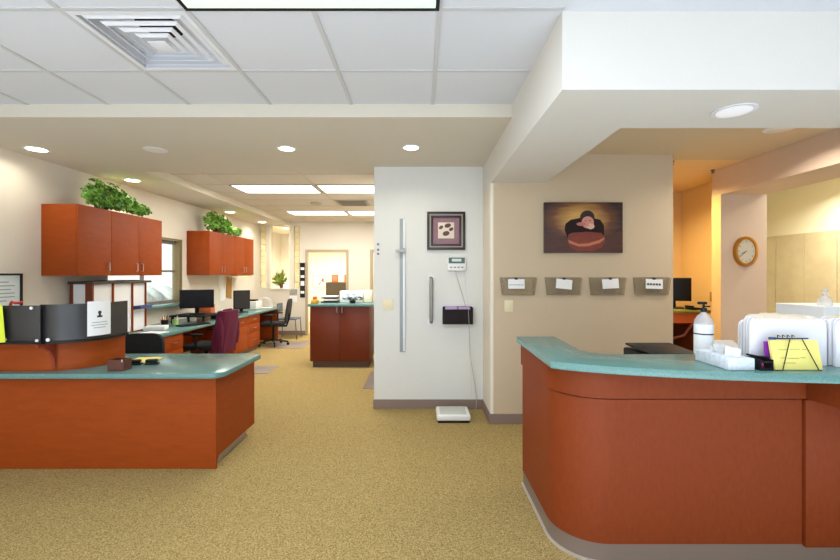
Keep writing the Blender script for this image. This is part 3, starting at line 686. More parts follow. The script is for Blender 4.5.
# height rule
hx = (402.5 - CX) * y0 / F
t = thing('height_rule', 'tall grey wall-mounted height measuring rule with sliding headpiece', 'height rule', (hx, y0, .62))
MB().box(hx - .03, hx + .03, y0 - .012, y0 - .001, .62, 2.075, bev=.002).build('backing', 'steel_blue', t)
MB().box(hx + .006, hx + .028, y0 - .026, y0 - .0125, .63, 1.70, bev=.003).build('slide_rail', 'white_metal', t)
MB().box(hx + .008, hx + .03, y0 - .022, y0 - .0125, 1.75, 2.07, bev=.002).build('scale_strip', 'white_plastic', t)
MB().box(hx - .075, hx + .035, y0 - .06, y0 - .027, 1.705, 1.735, bev=.004).build('headpiece', mat('headpiece_grey', (176, 178, 178), .5), t)
# grab bar
gxx = (431 - CX) * y0 / F
t = thing('grab_bar', 'short white vertical grab bar with round flanges on the centre wall', 'grab bar', (gxx, y0, .95))
MB().tube([(gxx, y0 - .012, 1.425), (gxx, y0 - .035, 1.425), (gxx, y0 - .05, 1.41), (gxx, y0 - .05, .965), (gxx, y0 - .035, .95), (gxx, y0 - .012, .95)], .019, 12).build('bar', mat('satin_steel', (150, 146, 140), .4, metal=.7), t)
for zz in (1.425, .95): MB().cyl((gxx, y0 - .001, zz), (gxx, y0 - .012, zz), .040, n=24).build('flange', 'white_metal', t)
# scale display
sx0, sx1 = (447 - CX) * y0 / F, (465.5 - CX) * y0 / F
t = thing('scale_display', 'white wall-mounted scale readout with a small dark screen', 'scale display', ((sx0 + sx1) / 2, y0, 1.5))
MB().box(sx0, sx1, y0 - .045, y0 - .001, 1.505, 1.655, bev=.008).build('housing', 'white_plastic', t)
d_ = MB().box(sx0 + .015, sx1 - .012, y0 - .047, y0 - .0452, 1.585, 1.648).build('screen_panel', mat('display_panel', (70, 92, 90), .3), t)
MB().box(sx0 + .05, sx1 - .05, y0 - .0485, y0 - .0472, 1.605, 1.635).build('readout', mat('display_lcd', (196, 214, 208), .3), d_)
bt = MB()
for k in range(4): bt.box(sx0 + .03 + k * .04, sx0 + .055 + k * .04, y0 - .0475, y0 - .0452, 1.535, 1.55)
bt.build('buttons', 'grey_ink', t)
# black wall pocket with lilac gloves
bx0, bx1 = (442.5 - CX) * y0 / F, (472 - CX) * y0 / F
t = thing('wall_pocket', 'black wall pocket below the scale readout', 'wall pocket', ((bx0 + bx1) / 2, y0, .93))
f = MB().box(bx0, bx1, y0 - .09, y0 - .086, .93, 1.09).box(bx0, bx0 + .004, y0 - .086, y0 - .001, .93, 1.11).box(bx1 - .004, bx1, y0 - .086, y0 - .001, .93, 1.11).box(bx0 + .004, bx1 - .004, y0 - .086, y0 - .001, .93, .934).box(bx0 + .004, bx1 - .004, y0 - .005, y0 - .001, .934, 1.115)
f.build('pocket', mat('pocket_black', (30, 19, 21), .6, spec=.2), t, smooth=False)
t = thing('glove_packs', 'lilac exam gloves showing in the black wall pocket', 'gloves', ((bx0 + bx1) / 2, y0 - .045, .935))
MB().box(bx0 + .025, (bx0 + bx1) / 2 - .004, y0 - .075, y0 - .015, .9345, 1.115, bev=.01).build('glove_pack', 'lilac', t)
MB().box((bx0 + bx1) / 2 + .004, bx1 - .025, y0 - .075, y0 - .015, .9345, 1.112, bev=.01).build('glove_pack', 'lilac', t)
# floor scale
t = thing('floor_scale', 'low white platform scale on the carpet below the scale readout', 'scale', (.33, 4.26, 0))
q0, q1 = .16, .495
MB().box(q0 + .01, q1 - .01, 4.12, 4.40, .001, .022, bev=.006).build('base', 'black_plastic', t)
MB().box(q0, q1, 4.11, 4.41, .022, .078, bev=.016, seg=3).build('platform', 'white_plastic', t)
MB().box(q0 + .035, q1 - .035, 4.145, 4.375, .0781, .0815, bev=.0012).build('tread', mat('grey_tread', (196, 200, 194), .7), t)
cab = MB().tube([((455 - CX) * y0 / F, y0 - .03, 1.504), (.40, y0 - .03, 1.42), (.455, y0 - .008, 1.25), (.492, y0 - .012, 1.12), (.52, y0 - .1, .9), (.535, y0 - .06, .6), (.585, y0 - .04, .3), (.61, y0 - .03, .12), (.60, y0 - .05, .015), (.56, y0 - .09, .006), (.50, 4.35, .03)], .0035, 6)
tag(cab.build('scale_cable', mat('grey_cable', (176, 172, 166), .6)), 'thin grey cable running from the scale readout down to the floor scale', 'cable')
c2 = MB().tube([(sx1 - .01, y0 - .02, 1.504), (sx1 + .005, y0 - .015, 1.3), (sx1 + .02, y0 - .1, 1.08), (.545, y0 - .06, .5), (.555, y0 - .03, .15)], .002, 6)
tag(c2.build('power_cord', mat('pale_cord', (205, 202, 196), .6)), 'thin pale cord hanging straight from the right end of the scale readout', 'cord')
for k, zz in enumerate((1.795, 1.735, 1.69)):
    tag(MB().cyl((-.463, y0 - .0008, zz), (-.463, y0 - .006, zz), .013, n=12).build('wall_plug', 'frame_grey'), ('topmost', 'middle', 'lowest')[k] + ' of three tiny dark screw plugs at the white centre wall edge', 'screw plug', 'screw plugs on the centre wall')

# ------------------------------------------------------------------ clock on the pier
ck = ((744 - CX) * 4.67 / F, 4.67, EYE + (CY - 251.5) * 4.67 / F)
t = thing('wall_clock', 'oval gold-rimmed wall clock on the pier', 'clock', ck)
rx_, rz_ = .128, .168
def oval(sx, sz, n=40): return [(ck[0] + sx * math.cos(2 * PI * k / n), ck[2] + sz * math.sin(2 * PI * k / n)) for k in range(n)]
r = bmesh.new(); rings = []
for s, yv in ((1.0, -.001), (1.0, -.035), (.97, -.048), (.88, -.052), (.80, -.045), (.78, -.028)):
    rings.append([r.verts.new((ck[0] + rx_ * s * math.cos(2 * PI * k / 48), 4.67 + yv, ck[2] + rz_ * s * math.sin(2 * PI * k / 48))) for k in range(48)])
for a, b in zip(rings, rings[1:]):
    for k in range(48): r.faces.new((a[k], a[(k + 1) % 48], b[(k + 1) % 48], b[k]))
bmesh.ops.recalc_face_normals(r, faces=r.faces[:])
MB()._take(r).build('rim', 'gold', t)
f = MB(); face_xz(f, oval(rx_ * .795, rz_ * .795), 4.67 - .030, 4.67 - .002); f.build('dial', mat('clock_dial', (226, 218, 200), .5), t)
nm = MB()
for k in range(1, 13):
    a = PI / 2 - k * PI / 6
    cu = bpy.data.curves.new('n', 'FONT'); cu.body = str(k); cu.size = .030; cu.align_x = 'CENTER'; cu.align_y = 'CENTER'
    ob = bpy.data.objects.new('n', cu); C.objects.link(ob); bpy.context.view_layer.update()
    me = bpy.data.meshes.new_from_object(ob.evaluated_get(bpy.context.evaluated_depsgraph_get()))
    b = bmesh.new(); b.from_mesh(me); bpy.data.objects.remove(ob); bpy.data.curves.remove(cu); bpy.data.meshes.remove(me)
    nm._take(b, 0, Matrix.Translation((ck[0] + rx_ * .64 * math.cos(a), 4.67 - .0306, ck[2] + rz_ * .66 * math.sin(a))) @ Matrix.Rotation(PI / 2, 4, 'X'))
nm.build('numerals', mat('numeral_grey', (120, 112, 100), .6), t, smooth=False)
for nm_, a, L, wd in (('hour_hand', 205, .06, .006), ('minute_hand', 222, .085, .0045)):
    m_ = RY(-math.radians(a), (ck[0], 0, ck[2])); MB().box(ck[0] - .01, ck[0] + L, 4.67 - .034, 4.67 - .032, ck[2] - wd / 2, ck[2] + wd / 2, mtx=m_).build(nm_, 'ink', t)

# ------------------------------------------------------------------ amber back hall: desk with monitor
t = thing('hall_desk', 'orange wood desk with green top in the amber back hall', 'desk', (3.2, 5.5, 0))
MB().box(2.4, 3.58, 5.15, 5.94, .985, 1.02, bev=.004).build('desktop', mat('green_top', (124, 126, 62), .4), t)
MB().box(2.45, 3.52, 5.20, 5.24, .86, .984).build('apron', 'orange', t)
MB().box(2.45, 2.5, 5.25, 5.9, 0, .984).build('side_panel', 'wood_dark', t); MB().box(3.50, 3.54, 5.25, 5.9, 0, .984).build('side_panel', 'wood_dark', t)
MB().tube([(3.4, 5.22, .859), (3.3, 5.24, .7), (3.05, 5.3, .62)], .018).build('bracket', 'wood_dark', t)
def monitor(label, loc, rz, wd, ht, zoff, m='screen', th=.035):
    t = thing('computer_monitor', label, 'monitor', loc, rz)
    MB().box(-wd / 2, wd / 2, -th / 2, th / 2, zoff, zoff + ht, bev=.006).build('casing', 'black_plastic', t, world=False)
    MB().box(-wd / 2 + .014, wd / 2 - .014, -th / 2 - .0015, -th / 2 + .001, zoff + .02, zoff + ht - .014).build('screen', m, t, world=False)
    MB().box(-.03, .03, th / 2 + .001, th / 2 + .025, .012, zoff + ht * .5, bev=.004).build('stand', 'black_plastic', t, world=False)
    MB().box(-.11, .11, -.06, .11, .0, .014, bev=.005).build('foot', 'black_plastic', t, world=False)
    return t
monitor('black monitor on the green-topped desk in the amber back hall', (3.30, 5.45, 1.0205), -.3, .40, .30, .10)
t = thing('desk_mouse', 'small dark telephone handset on the green-topped hall desk', 'telephone', (3.44, 5.3, 1.0205))
MB().box(3.40, 3.52, 5.24, 5.38, 1.021, 1.045, bev=.008).build('base', 'black_plastic', t); MB().box(3.40, 3.43, 5.235, 5.385, 1.046, 1.07, bev=.008).build('handset', 'black_plastic', t)
t = thing('computer_tower', 'dark computer tower on the floor under the hall desk', 'computer', (2.96, 5.45, 0))
MB().box(2.75, 3.3, 5.3, 5.8, .001, .45, bev=.006).build('case', 'black_plastic', t); MB().box(2.77, 3.28, 5.295, 5.2995, .25, .40).build('drive_bay', 'grey_screen', t)
MB().box(2.77, 3.28, 5.295, 5.2995, .05, .10).build('vent_grille', 'mesh', t)
tag(MB().box(3.722, 3.7295, 5.30, 5.38, 1.12, 1.24, bev=.002).build('wall_outlet', 'tan'), 'small amber-lit outlet plate on the hall wall near the desk', 'outlet')

# ------------------------------------------------------------------ left wall cabinets, plants, certificate
def wall_cabinets(y0, y1, n, z0, z1, label):
    xf = -3.51
    t = thing('wall_cabinet', label, 'cabinet', (-3.7, (y0 + y1) / 2, z0))
    MB().box(XL + .001, xf - .019, y0, y1, z0, z1, bev=.001).build('carcass', 'wood', t)
    st = (y1 - y0) / n
    for k in range(n):
        a, b = y0 + k * st + .002, y0 + (k + 1) * st - .002
        d = MB().box(xf - .0185, xf, a, b, z0 + .001, z1 - .001, bev=.0015).build('door', 'wood', t)
        hy = a + .05 if (k == 2 if n == 3 else k % 2) else b - .05
        MB().tube([(xf + .0005, hy, z0 + .05), (xf + .022, hy, z0 + .055), (xf + .022, hy, z0 + .145), (xf + .0005, hy, z0 + .15)], .005).build('handle', 'metal', d)
wall_cabinets(4.285, 5.676, 3, 1.452, 2.19, 'three-door cherry wall cabinet topped with trailing ivy, nearer the certificate')
wall_cabinets(6.95, 8.79, 4, 1.452, 2.19, 'cherry wall cabinet beyond the pass-through window with a bushy plant on top')
def plant(label, name, boxes, n, size, potc, potr, poth, leafmat='leaf', seed=1, potmat='basket', slim=1):
    rr = random.Random(seed)
    t = thing(name, label, 'plant', potc)
    MB().lathe([(potr * .8, .0005), (potr, poth * .9), (potr * 1.04, poth), (potr * .9, poth), (potr * .85, poth * .8)], potc, 20).build('pot', potmat, t)
    lf = MB().bm; stm = MB()
    tips = []
    for i in range(n):
        bx = boxes[i % len(boxes)]
        d = Vector((rr.gauss(0, 1), rr.gauss(0, 1), rr.gauss(0, 1))).normalized() * (rr.random() ** .45)
        p = Vector((bx[0] + d.x * bx[3], bx[1] + d.y * bx[4], max(bx[6], bx[2] + d.z * bx[5])))
        s = size * rr.uniform(.7, 1.3)
        nr = Vector((d.x + rr.uniform(-.4, .9), d.y + rr.uniform(-.8, .3), d.z * .6 + rr.uniform(.0, .8))).normalized()
        ax = nr.cross(Vector((rr.uniform(-1, 1), rr.uniform(-1, 1), rr.uniform(-1, .2)))).normalized(); bx_ = nr.cross(ax) * slim
        if slim < 1: ax = (p - Vector((potc[0], potc[1], potc[2] + poth))).normalized(); ax.y *= .15; nr = Vector((0, -1, .1)).normalized(); bx_ = nr.cross(ax).normalized() * slim
        pts = [p - ax * s * .5, p - ax * s * .25 + bx_ * s * .42 + nr * s * .1, p + ax * s * .15 + bx_ * s * .3 + nr * s * .08, p + ax * s * .6 - nr * s * .08,
               p + ax * s * .15 - bx_ * s * .3 + nr * s * .08, p - ax * s * .25 - bx_ * s * .42 + nr * s * .1]
        vs = [lf.verts.new(q) for q in pts]
        lf.faces.new((vs[0], vs[1], vs[2], vs[3])); lf.faces.new((vs[0], vs[3], vs[4], vs[5]))
        if i % 9 == 0: tips.append(p)
    m_ = MB(); m_.bm.free(); m_.bm = lf
    m_.build('foliage', leafmat, t, smooth=False)
    for p in tips:
        a = Vector((potc[0], potc[1], potc[2] + poth * .8)); mid = (a + p) / 2 + Vector((0, 0, .05)); stm.tube([a, mid, p], .003, 5)
    stm.build('stems', 'stem', t)
zc = 2.191
plant('dense trailing ivy spilling over the first cherry wall cabinet', 'potted_ivy',
      [(-3.60, 4.68, 2.37, .12, .20, .15, zc + .035), (-3.62, 4.88, 2.39, .13, .22, .15, zc + .035), (-3.60, 5.05, 2.34, .12, .2, .12, zc + .035), (-3.58, 5.32, 2.29, .08, .22, .07, zc + .035), (-3.57, 4.75, 2.31, .06, .35, .09, zc + .035)],
      820, .058, (-3.70, 4.85, zc), .075, .10, seed=4)
plant('bushy bright green plant on the second cherry wall cabinet', 'potted_bush',
      [(-3.62, 7.35, 2.40, .15, .25, .17, zc + .035), (-3.62, 7.62, 2.38, .15, .24, .16, zc + .035), (-3.58, 8.0, 2.29, .1, .3, .08, zc + .035)],
      520, .068, (-3.66, 7.5, zc), .08, .11, seed=9)
t = thing('framed_certificate', 'black-framed certificate on the cream wall, cut off by the picture edge', 'picture', (XL, 3.8, 1.14))
fr_ = MB()
cy0, cy1, cz0, cz1 = 3.58, 4.068, 1.13, 1.475
for a, b, c, d in ((cy0, cy1, cz1 - .018, cz1), (cy0, cy1, cz0, cz0 + .018), (cy0, cy0 + .018, cz0 + .018, cz1 - .018), (cy1 - .018, cy1, cz0 + .018, cz1 - .018)):
    fr_.box(XL + .001, XL + .022, a, b, c, d, bev=.002)
fr_.build('frame', 'black_plastic', t)
ce = MB().box(XL + .002, XL + .008, cy0 + .0185, cy1 - .0185, cz0 + .0185, cz1 - .0185).build('certificate', mat('certificate_paper', (222, 232, 232), .5), t)
l = MB()
for k, (a, b) in enumerate(((.14, .36), (.08, .42), (.12, .38), (.08, .42), (.08, .42), (.10, .34))): l.box(XL + .0082, XL + .0088, cy0 + a, cy0 + b, cz1 - .085 - k * .035, cz1 - .077 - k * .035)
l.build('text_lines', 'grey_ink', ce)

# ------------------------------------------------------------------ long desk along the left wall
LT = .74; LX = -3.12
dk = MB().prism([(XL + .001, 4.56), (LX, 4.56), (LX, 9.35), (LX - .25, 9.42), (XL + .001, 9.42)], LT - .04, LT, .004)
tag(dk.build('long_worktop', 'teal'), 'long teal worktop running along the cream wall under the cabinets', 'worktop')
def pedestal(y0, y1, label, cols):
    t = thing('desk_pedestal', label, 'cabinet', (-3.5, (y0 + y1) / 2, 0)); xf = LX - .03
    MB().box(XL + .02, xf - .02, y0, y1, .09, LT - .041, bev=.001).build('carcass', 'wood', t)
    MB().box(XL + .05, xf - .07, y0 + .01, y1 - .01, .0005, .0895).build('toe_kick', 'base', t)
    for (a, b, kinds) in cols:
        z = LT - .047
        for kd, hh in kinds:
            f = MB().box(xf - .0195, xf, a + .003, b - .003, z - hh + .003, z - .003, bev=.002).build('drawer' if kd == 'd' else 'door', 'wood', t)
            ym = (a + b) / 2
            if kd == 'd': MB().tube([(xf + .0005, ym - .05, z - hh / 2), (xf + .025, ym - .045, z - hh / 2), (xf + .025, ym + .045, z - hh / 2), (xf + .0005, ym + .05, z - hh / 2)], .006).build('handle', 'metal', f)
            else: MB().tube([(xf + .0005, b - .06, z - .05), (xf + .025, b - .06, z - .055), (xf + .025, b - .06, z - .145), (xf + .0005, b - .06, z - .15)], .006).build('handle', 'metal', f)
            z -= hh
pedestal(4.75, 5.55, 'cherry drawer pedestal under the long worktop behind the first black chair', [(4.75, 5.15, [('d', .2), ('d', .4)]), (5.15, 5.55, [('d', .2), ('d', .4)])])
pedestal(7.05, 8.2, 'cherry pedestal with small drawers and a door beyond the maroon jacket', [(7.05, 7.63, [('d', .15), ('x', .45)]), (7.63, 8.2, [('d', .15), ('d', .17), ('d', .28)])])
t = thing('desk_end_panel', 'dark reddish end panel carrying the far end of the long worktop', 'panel', (-3.5, 9.3, 0))
MB().box(XL + .02, LX - .05, 9.28, 9.32, .0005, LT - .041).build('panel', 'wood', t)
MB().box(XL + .02, -3.75, 8.21, 9.27, .1, LT - .041).build('modesty_panel', mat('maroon_panel', (92, 30, 34), .6), t)
MB().box(-3.86, -3.84, 5.56, 7.04, .2, LT - .041).build('back_panel', 'wood', thing('knee_panel', 'cherry back panel of the kneehole under the long worktop', 'panel', (-3.85, 6.3, 0)))
tag(MB().box(XL + .001, -3.72, 5.56, 6.93, .985, 1.022, bev=.004).build('window_ledge', 'teal'), 'narrow teal ledge below the pass-through window', 'ledge')
# white sorter under the first wall cabinet
t = thing('literature_sorter', 'white pigeonhole sorter with cherry edges and dark top under the first wall cabinet', 'sorter', (-3.74, 5.1, LT))
sx, sxf, sy0, sy1, sz1 = XL + .04, -3.60, 4.60, 5.50, 1.358
for a in (sy0, 4.905, 5.235, sy1 - .012): MB().box(sx + .012, sxf, a, a + .008, LT + .0125, sz1 - .001).build('divider', 'wood', t)
MB().box(sx, sx + .011, sy0, sy1, LT + .001, sz1 - .001).build('back_panel', 'paper', t)
MB().box(sx + .012, sxf, sy0, sy1, LT + .001, LT + .012).build('base', 'wood_dark', t)
MB().box(sx, sxf + .03, sy0 - .04, sy1 + .05, sz1, sz1 + .028, bev=.003).build('top', mat('dark_top', (70, 58, 46), .6), t)
for (a, b) in ((-3.85, -3.815), (-3.68, -3.60)): MB().box(a, b, sy0 - .013, sy0 - .001, LT + .002, sz1 - .001).build('end_post', 'wood_dark', t)
MB().box(-3.814, -3.681, sy0 - .008, sy0 - .001, LT + .002, sz1 - .001).build('end_panel', 'paper', t)
for a, b in ((sy0 + .014, 4.903), (4.919, 5.233), (5.249, sy1 - .014)):
    pn = MB().box(sxf - .03, sxf - .022, a, b, LT + .013, sz1 - .003).build('white_front', 'paper', t)
MB().box(sxf - .021, sxf + .002, 5.25, sy1 - .014, 1.02, 1.028).build('shelf_edge', 'wood_dark', t)
tag(MB().box(-3.619, -3.52, 5.26, 5.485, 1.0285, 1.068, bev=.004).build('blue_binder', 'blue'), 'blue binder lying on the shelf edge of the white sorter', 'binder')
tag(MB().box(-3.72, -3.60, 4.75, 4.95, 1.3875, 1.3955, mtx=RZ(.2, (-3.7, 4.8, 0))).build('paper_tray', 'black_plastic'), 'flat black tray on the white sorter top, nearer the certificate', 'tray', 'trays on the sorter')
tag(MB().box(-3.72, -3.60, 5.1, 5.34, 1.3875, 1.3955, mtx=RZ(-.15, (-3.7, 5.2, 0))).build('paper_tray', 'black_plastic'), 'flat black tray on the white sorter top, nearer the window', 'tray', 'trays on the sorter')
# monitors and desk clutter
monitor('large black monitor on the raised black stand near the pass-through window', (-3.475, 6.5, .846), math.radians(30), .475, .285, .095)
t = thing('monitor_riser', 'low black riser under the large black monitor', 'riser', (-3.475, 6.5, LT))
MB().box(-3.775, -3.245, 6.27, 6.77, .82, .845, bev=.006).build('shelf', 'black_plastic', t)
for (a, b) in ((-3.755, 6.29), (-3.285, 6.29), (-3.755, 6.72), (-3.285, 6.72)): MB().box(a, a + .03, b, b + .03, LT + .0005, .8195).build('leg', 'black_plastic', t)
monitor('smaller dark monitor farther along the long worktop by the tan clipboard', (-3.40, 7.95, LT + .0005), math.radians(40), .30, .36, .06, 'grey_screen')
def keyboard(x, y, rz, label):
    t = thing('keyboard', label, 'keyboard', (x, y, LT + .0005), rz)
    MB().box(-.22, .22, -.075, .075, 0, .018, bev=.004).build('case', 'black_plastic', t, world=False)
    k = MB()
    for i in range(4):
        for j in range(12): k.box(-.205 + j * .034, -.205 + j * .034 + .028, -.06 + i * .031, -.035 + i * .031, .0182, .022)
    k.build('keys', 'grey_screen', t, world=False)
keyboard(-3.25, 5.98, math.radians(65), 'black keyboard at the worktop edge before the maroon jacket')
t = thing('desk_phone', 'black desk telephone behind the maroon jacket', 'telephone', (-3.4, 6.85, LT))
MB().box(-3.42, -3.22, 6.80, 7.0, LT + .0005, LT + .06, bev=.012).build('base', 'black_plastic', t); MB().box(-3.41, -3.23, 6.81, 6.86, LT + .061, LT + .10, bev=.015).build('handset', 'black_plastic', t)
t = thing('wooden_box', 'small orange-brown wooden box behind the black telephone', 'box', (-3.6, 6.98, LT))
MB().box(-3.74, -3.5, 6.97, 7.12, LT + .0005, LT + .20, bev=.003).build('box', 'orange', t); MB().box(-3.745, -3.495, 6.965, 7.125, LT + .2005, LT + .215, bev=.003).build('lid', 'orange', t)
def cup(x, y, z, r, h, m, label, cols, name='pencil_cup', cat='pencil cup'):
    t = thing(name, label, cat, (x, y, z))
    MB().lathe([(r * .9, .0005), (r, h), (r * .9, h), (r * .8, .01)], (x, y, z), 16).build('cup', m, t)
    for i, cm in enumerate(cols):
        a = i * 2.1; MB().cyl((x + r * .3 * math.cos(a), y + r * .3 * math.sin(a), z + .012), (x + r * .75 * math.cos(a), y + r * .75 * math.sin(a), z + h + .05 + .02 * (i % 2)), .006, n=8).build('pen', cm, t)
cup(-3.5, 5.72, LT, .045, .10, 'black_plastic', 'black pencil cup with red and green pens beside the white sorter', ['red', 'leaf', 'red', 'leaf', 'white_plastic'])
cup(-3.46, 5.90, LT, .04, .09, mat('green_cup', (170, 196, 120), .5), 'pale green cup on the worktop before the black riser', ['white_plastic'])
tag(MB().box(-3.56, -3.32, 5.36, 5.56, LT + .0005, LT + .05, bev=.004, mtx=RZ(.3, (-3.5, 5.4, 0))).build('paper_stack', 'paper'), 'stack of white papers on the worktop next to the white sorter', 'paper stack')
tag(MB().box(-3.44, -3.17, 5.02, 5.28, LT + .0005, LT + .006, mtx=RZ(-.2, (-3.3, 5.2, 0))).build('loose_papers', 'paper'), 'loose white sheets lying at the near edge of the long worktop', 'papers')
tag(MB().box(-3.45, -3.33, 4.78, 4.95, LT + .0005, LT + .012, mtx=RZ(.3, (-3.4, 4.8, 0))).build('red_folder', 'red'), 'thin red folder on the worktop behind the first black chair', 'folder')
t = thing('white_printer', 'white desktop printer under the second wall cabinet end', 'printer', (-3.55, 8.7, LT))
MB().box(-3.72, -3.35, 8.52, 8.85, LT + .0005, LT + .17, bev=.015).build('body', 'white_plastic', t); MB().box(-3.66, -3.41, 8.60, 8.80, LT + .1705, LT + .20, bev=.004).build('paper_feed', 'black_plastic', t)
t = thing('wire_basket', 'white rounded letter rack at the far end of the long worktop', 'letter rack', (-3.4, 9.1, LT))
for k in range(4):
    y_ = 9.02 + k * .05
    MB().tube([(-3.55, y_, LT + .004)] + [(-3.40 + .15 * math.cos(a), y_, LT + .08 + .14 * math.sin(a)) for a in [PI - PI * i / 10 for i in range(11)]] + [(-3.25, y_, LT + .004)], .004, 6).build('wire_hoop', 'white_metal', t)
MB().box(-3.56, -3.24, 9.0, 9.2, LT + .0005, LT + .004).build('base', 'white_metal', t)
for i, (x, y, h, cm, lb) in enumerate(((-3.62, 7.60, .10, 'white_plastic', 'short white bottle beside the smaller dark monitor'), (-3.38, 7.62, .05, 'white_plastic', 'low white dish in front of the smaller dark monitor'), (-3.62, 5.88, .13, 'warm_white', 'cream bottle standing before the pass-through window'), (-3.19, 6.66, .12, 'white_plastic', 'white bottle between the black riser and the telephone'))):
    t = thing('bottle', lb, 'bottle', (x, y, LT)); r = .035
    MB().lathe([(r, .0005), (r, h * .7), (r * .4, h * .85), (r * .4, h * .9)], (x, y, LT), 16).build('bottle', cm, t); MB().cyl((x, y, LT + h * .9 + .0005), (x, y, LT + h), r * .45, n=12).build('cap', cm, t)
tag(MB().box(-3.6, -3.3, 7.2, 7.5, LT + .0005, LT + .025, mtx=RZ(.2, (-3.4, 7.3, 0))).build('paper_stack', 'paper'), 'low stack of papers on the worktop past the maroon jacket', 'paper stack')
# wall notes beyond the window
t = thing('wall_notice', 'white notice sheets on the cream wall below the second cabinet', 'notice', (XL, 7.7, 1.05))
MB().box(XL + .001, XL + .004, 8.05, 8.25, 1.18, 1.45).build('sheet', 'paper', t); MB().box(XL + .001, XL + .005, 8.10, 8.30, .95, 1.175).build('sheet', 'paper', t)
t = thing('clipboard', 'tan board leaning on the cream wall beside the white notices', 'clipboard', (XL + .03, 8.4, 1.0))
f = MB(); face_yz(f, [(8.36, 1.0), (8.58, .96), (8.60, 1.40), (8.38, 1.42)], XL + .002, XL + .012); f.build('board', 'tan', t); MB().box(XL + .0125, XL + .022, 8.44, 8.52, 1.385, 1.405, bev=.002).build('clip', 'metal', t)
t = thing('under_cabinet_light', 'slim warm strip light under the far end of the second cabinet', 'light', (-3.6, 8.5, 1.42))
MB().box(-3.68, -3.54, 8.1, 8.75, 1.42, 1.4515, bev=.004).build('housing', 'ivory', t); MB().box(-3.67, -3.55, 8.12, 8.73, 1.414, 1.4195).build('tube', mat('strip_tube', (255, 236, 190), .5, emit=(255, 226, 160), es=1.2), t)

# chairs at the long desk
office_chair('black upholstered swivel chair right behind the front desk', (-2.95, 4.17, 0), .1, back_h=(.47, .875), wide=.45, arms=False)
jc = office_chair('black swivel chair draped with the maroon jacket', (-3.06, 5.98, 0), math.radians(-94), back_h=(.52, .93), wide=.42)
office_chair('black mesh-backed swivel chair at the far end of the long worktop', (-3.03, 8.62, 0), math.radians(-84), back='mesh', back_h=(.52, 1.0), wide=.46)
t = thing('jacket', 'maroon jacket hung over the back of the black swivel chair', 'jacket', tuple(jc.location), jc.rotation_euler.z)
j = bmesh.new(); rows = []
for iz in range(13):
    zz = .952 - iz * .049; row = []
    for k in range(36):
        a = 2 * PI * k / 36; s = math.sin(a); c_ = math.cos(a)
        x = .222 * math.copysign(abs(c_) ** .5, c_) * (1 - .10 * max(0, (1 - iz / 1.5)) ** 2) * (.97 + .012 * iz * .5)
        wv = .010 * math.sin(k * 1.9 + iz * .25) * (iz / 12)
        y = .272 + (.078 + wv + .002 * iz) * math.copysign(abs(s) ** .6, s) + .075 * (.5 - (zz - .4) * .0) * 0 + (zz - .45) * .14 - .02
        zoff = .012 * math.sin(k * .9) if iz == 12 else 0
        row.append(j.verts.new((x, y, zz + zoff)))
    rows.append(row)
for a, b in zip(rows, rows[1:]):
    for k in range(36): j.faces.new((a[k], b[k], b[(k + 1) % 36], a[(k + 1) % 36]))
j.faces.new(rows[0])
bmesh.ops.recalc_face_normals(j, faces=j.faces[:])
MB()._take(j).build('jacket_body', 'maroon', t, world=False)
for s_ in (-1, 1):
    MB().tube([(s_ * .195, .30, .87), (s_ * .225, .325, .75), (s_ * .222, .325, .58), (s_ * .215, .31, .46)], .042, 12).build('sleeve', 'maroon', t, world=False)
MB().tube([(-.11, .31, .955), (-.06, .335, .962), (0, .345, .965), (.06, .335, .962), (.11, .31, .955)], .016, 8).build('collar', 'maroon', t, world=False)
t = thing('side_chair', 'small grey chair with slim metal legs by the far wall', 'chair', (-3.02, 9.62, 0))
MB().box(-3.24, -2.80, 9.40, 9.82, .43, .465, bev=.012).build('seat', mat('grey_blue_seat', (92, 100, 112), .5), t)
for (a, b) in ((-3.22, 9.42), (-2.82, 9.42), (-3.22, 9.80), (-2.82, 9.80)): MB().tube([(a, b, .43), (a + (.03 if a > -3 else -.03), b, .001)], .012).build('leg', mat('chair_leg_metal', (120, 126, 138), .35, metal=.7), t)
MB().box(-3.25, -3.22, 9.44, 9.78, .60, .80, bev=.01).build('backrest', mat('grey_back', (92, 100, 112), .5), t)
for b in (9.46, 9.76): MB().tube([(-3.235, b, .46), (-3.235, b, .61)], .01).build('back_post', 'metal', t)
# grey floor mats
for (a, b, c, d, lb) in ((-2.70, -2.26, 6.15, 6.68, 'grey chair mat on the carpet beside the maroon jacket'), (-3.1, -2.35, 8.25, 9.1, 'grey chair mat under the mesh-backed chair'), (-.74, -.515, 5.35, 6.3, 'grey floor mat between the island and the white centre wall')):
    mm = MB().box(a, b, c, d, .0005, .005, bev=.001)
    tag(mm.build('floor_mat', 'mat_grey'), lb, 'mat')

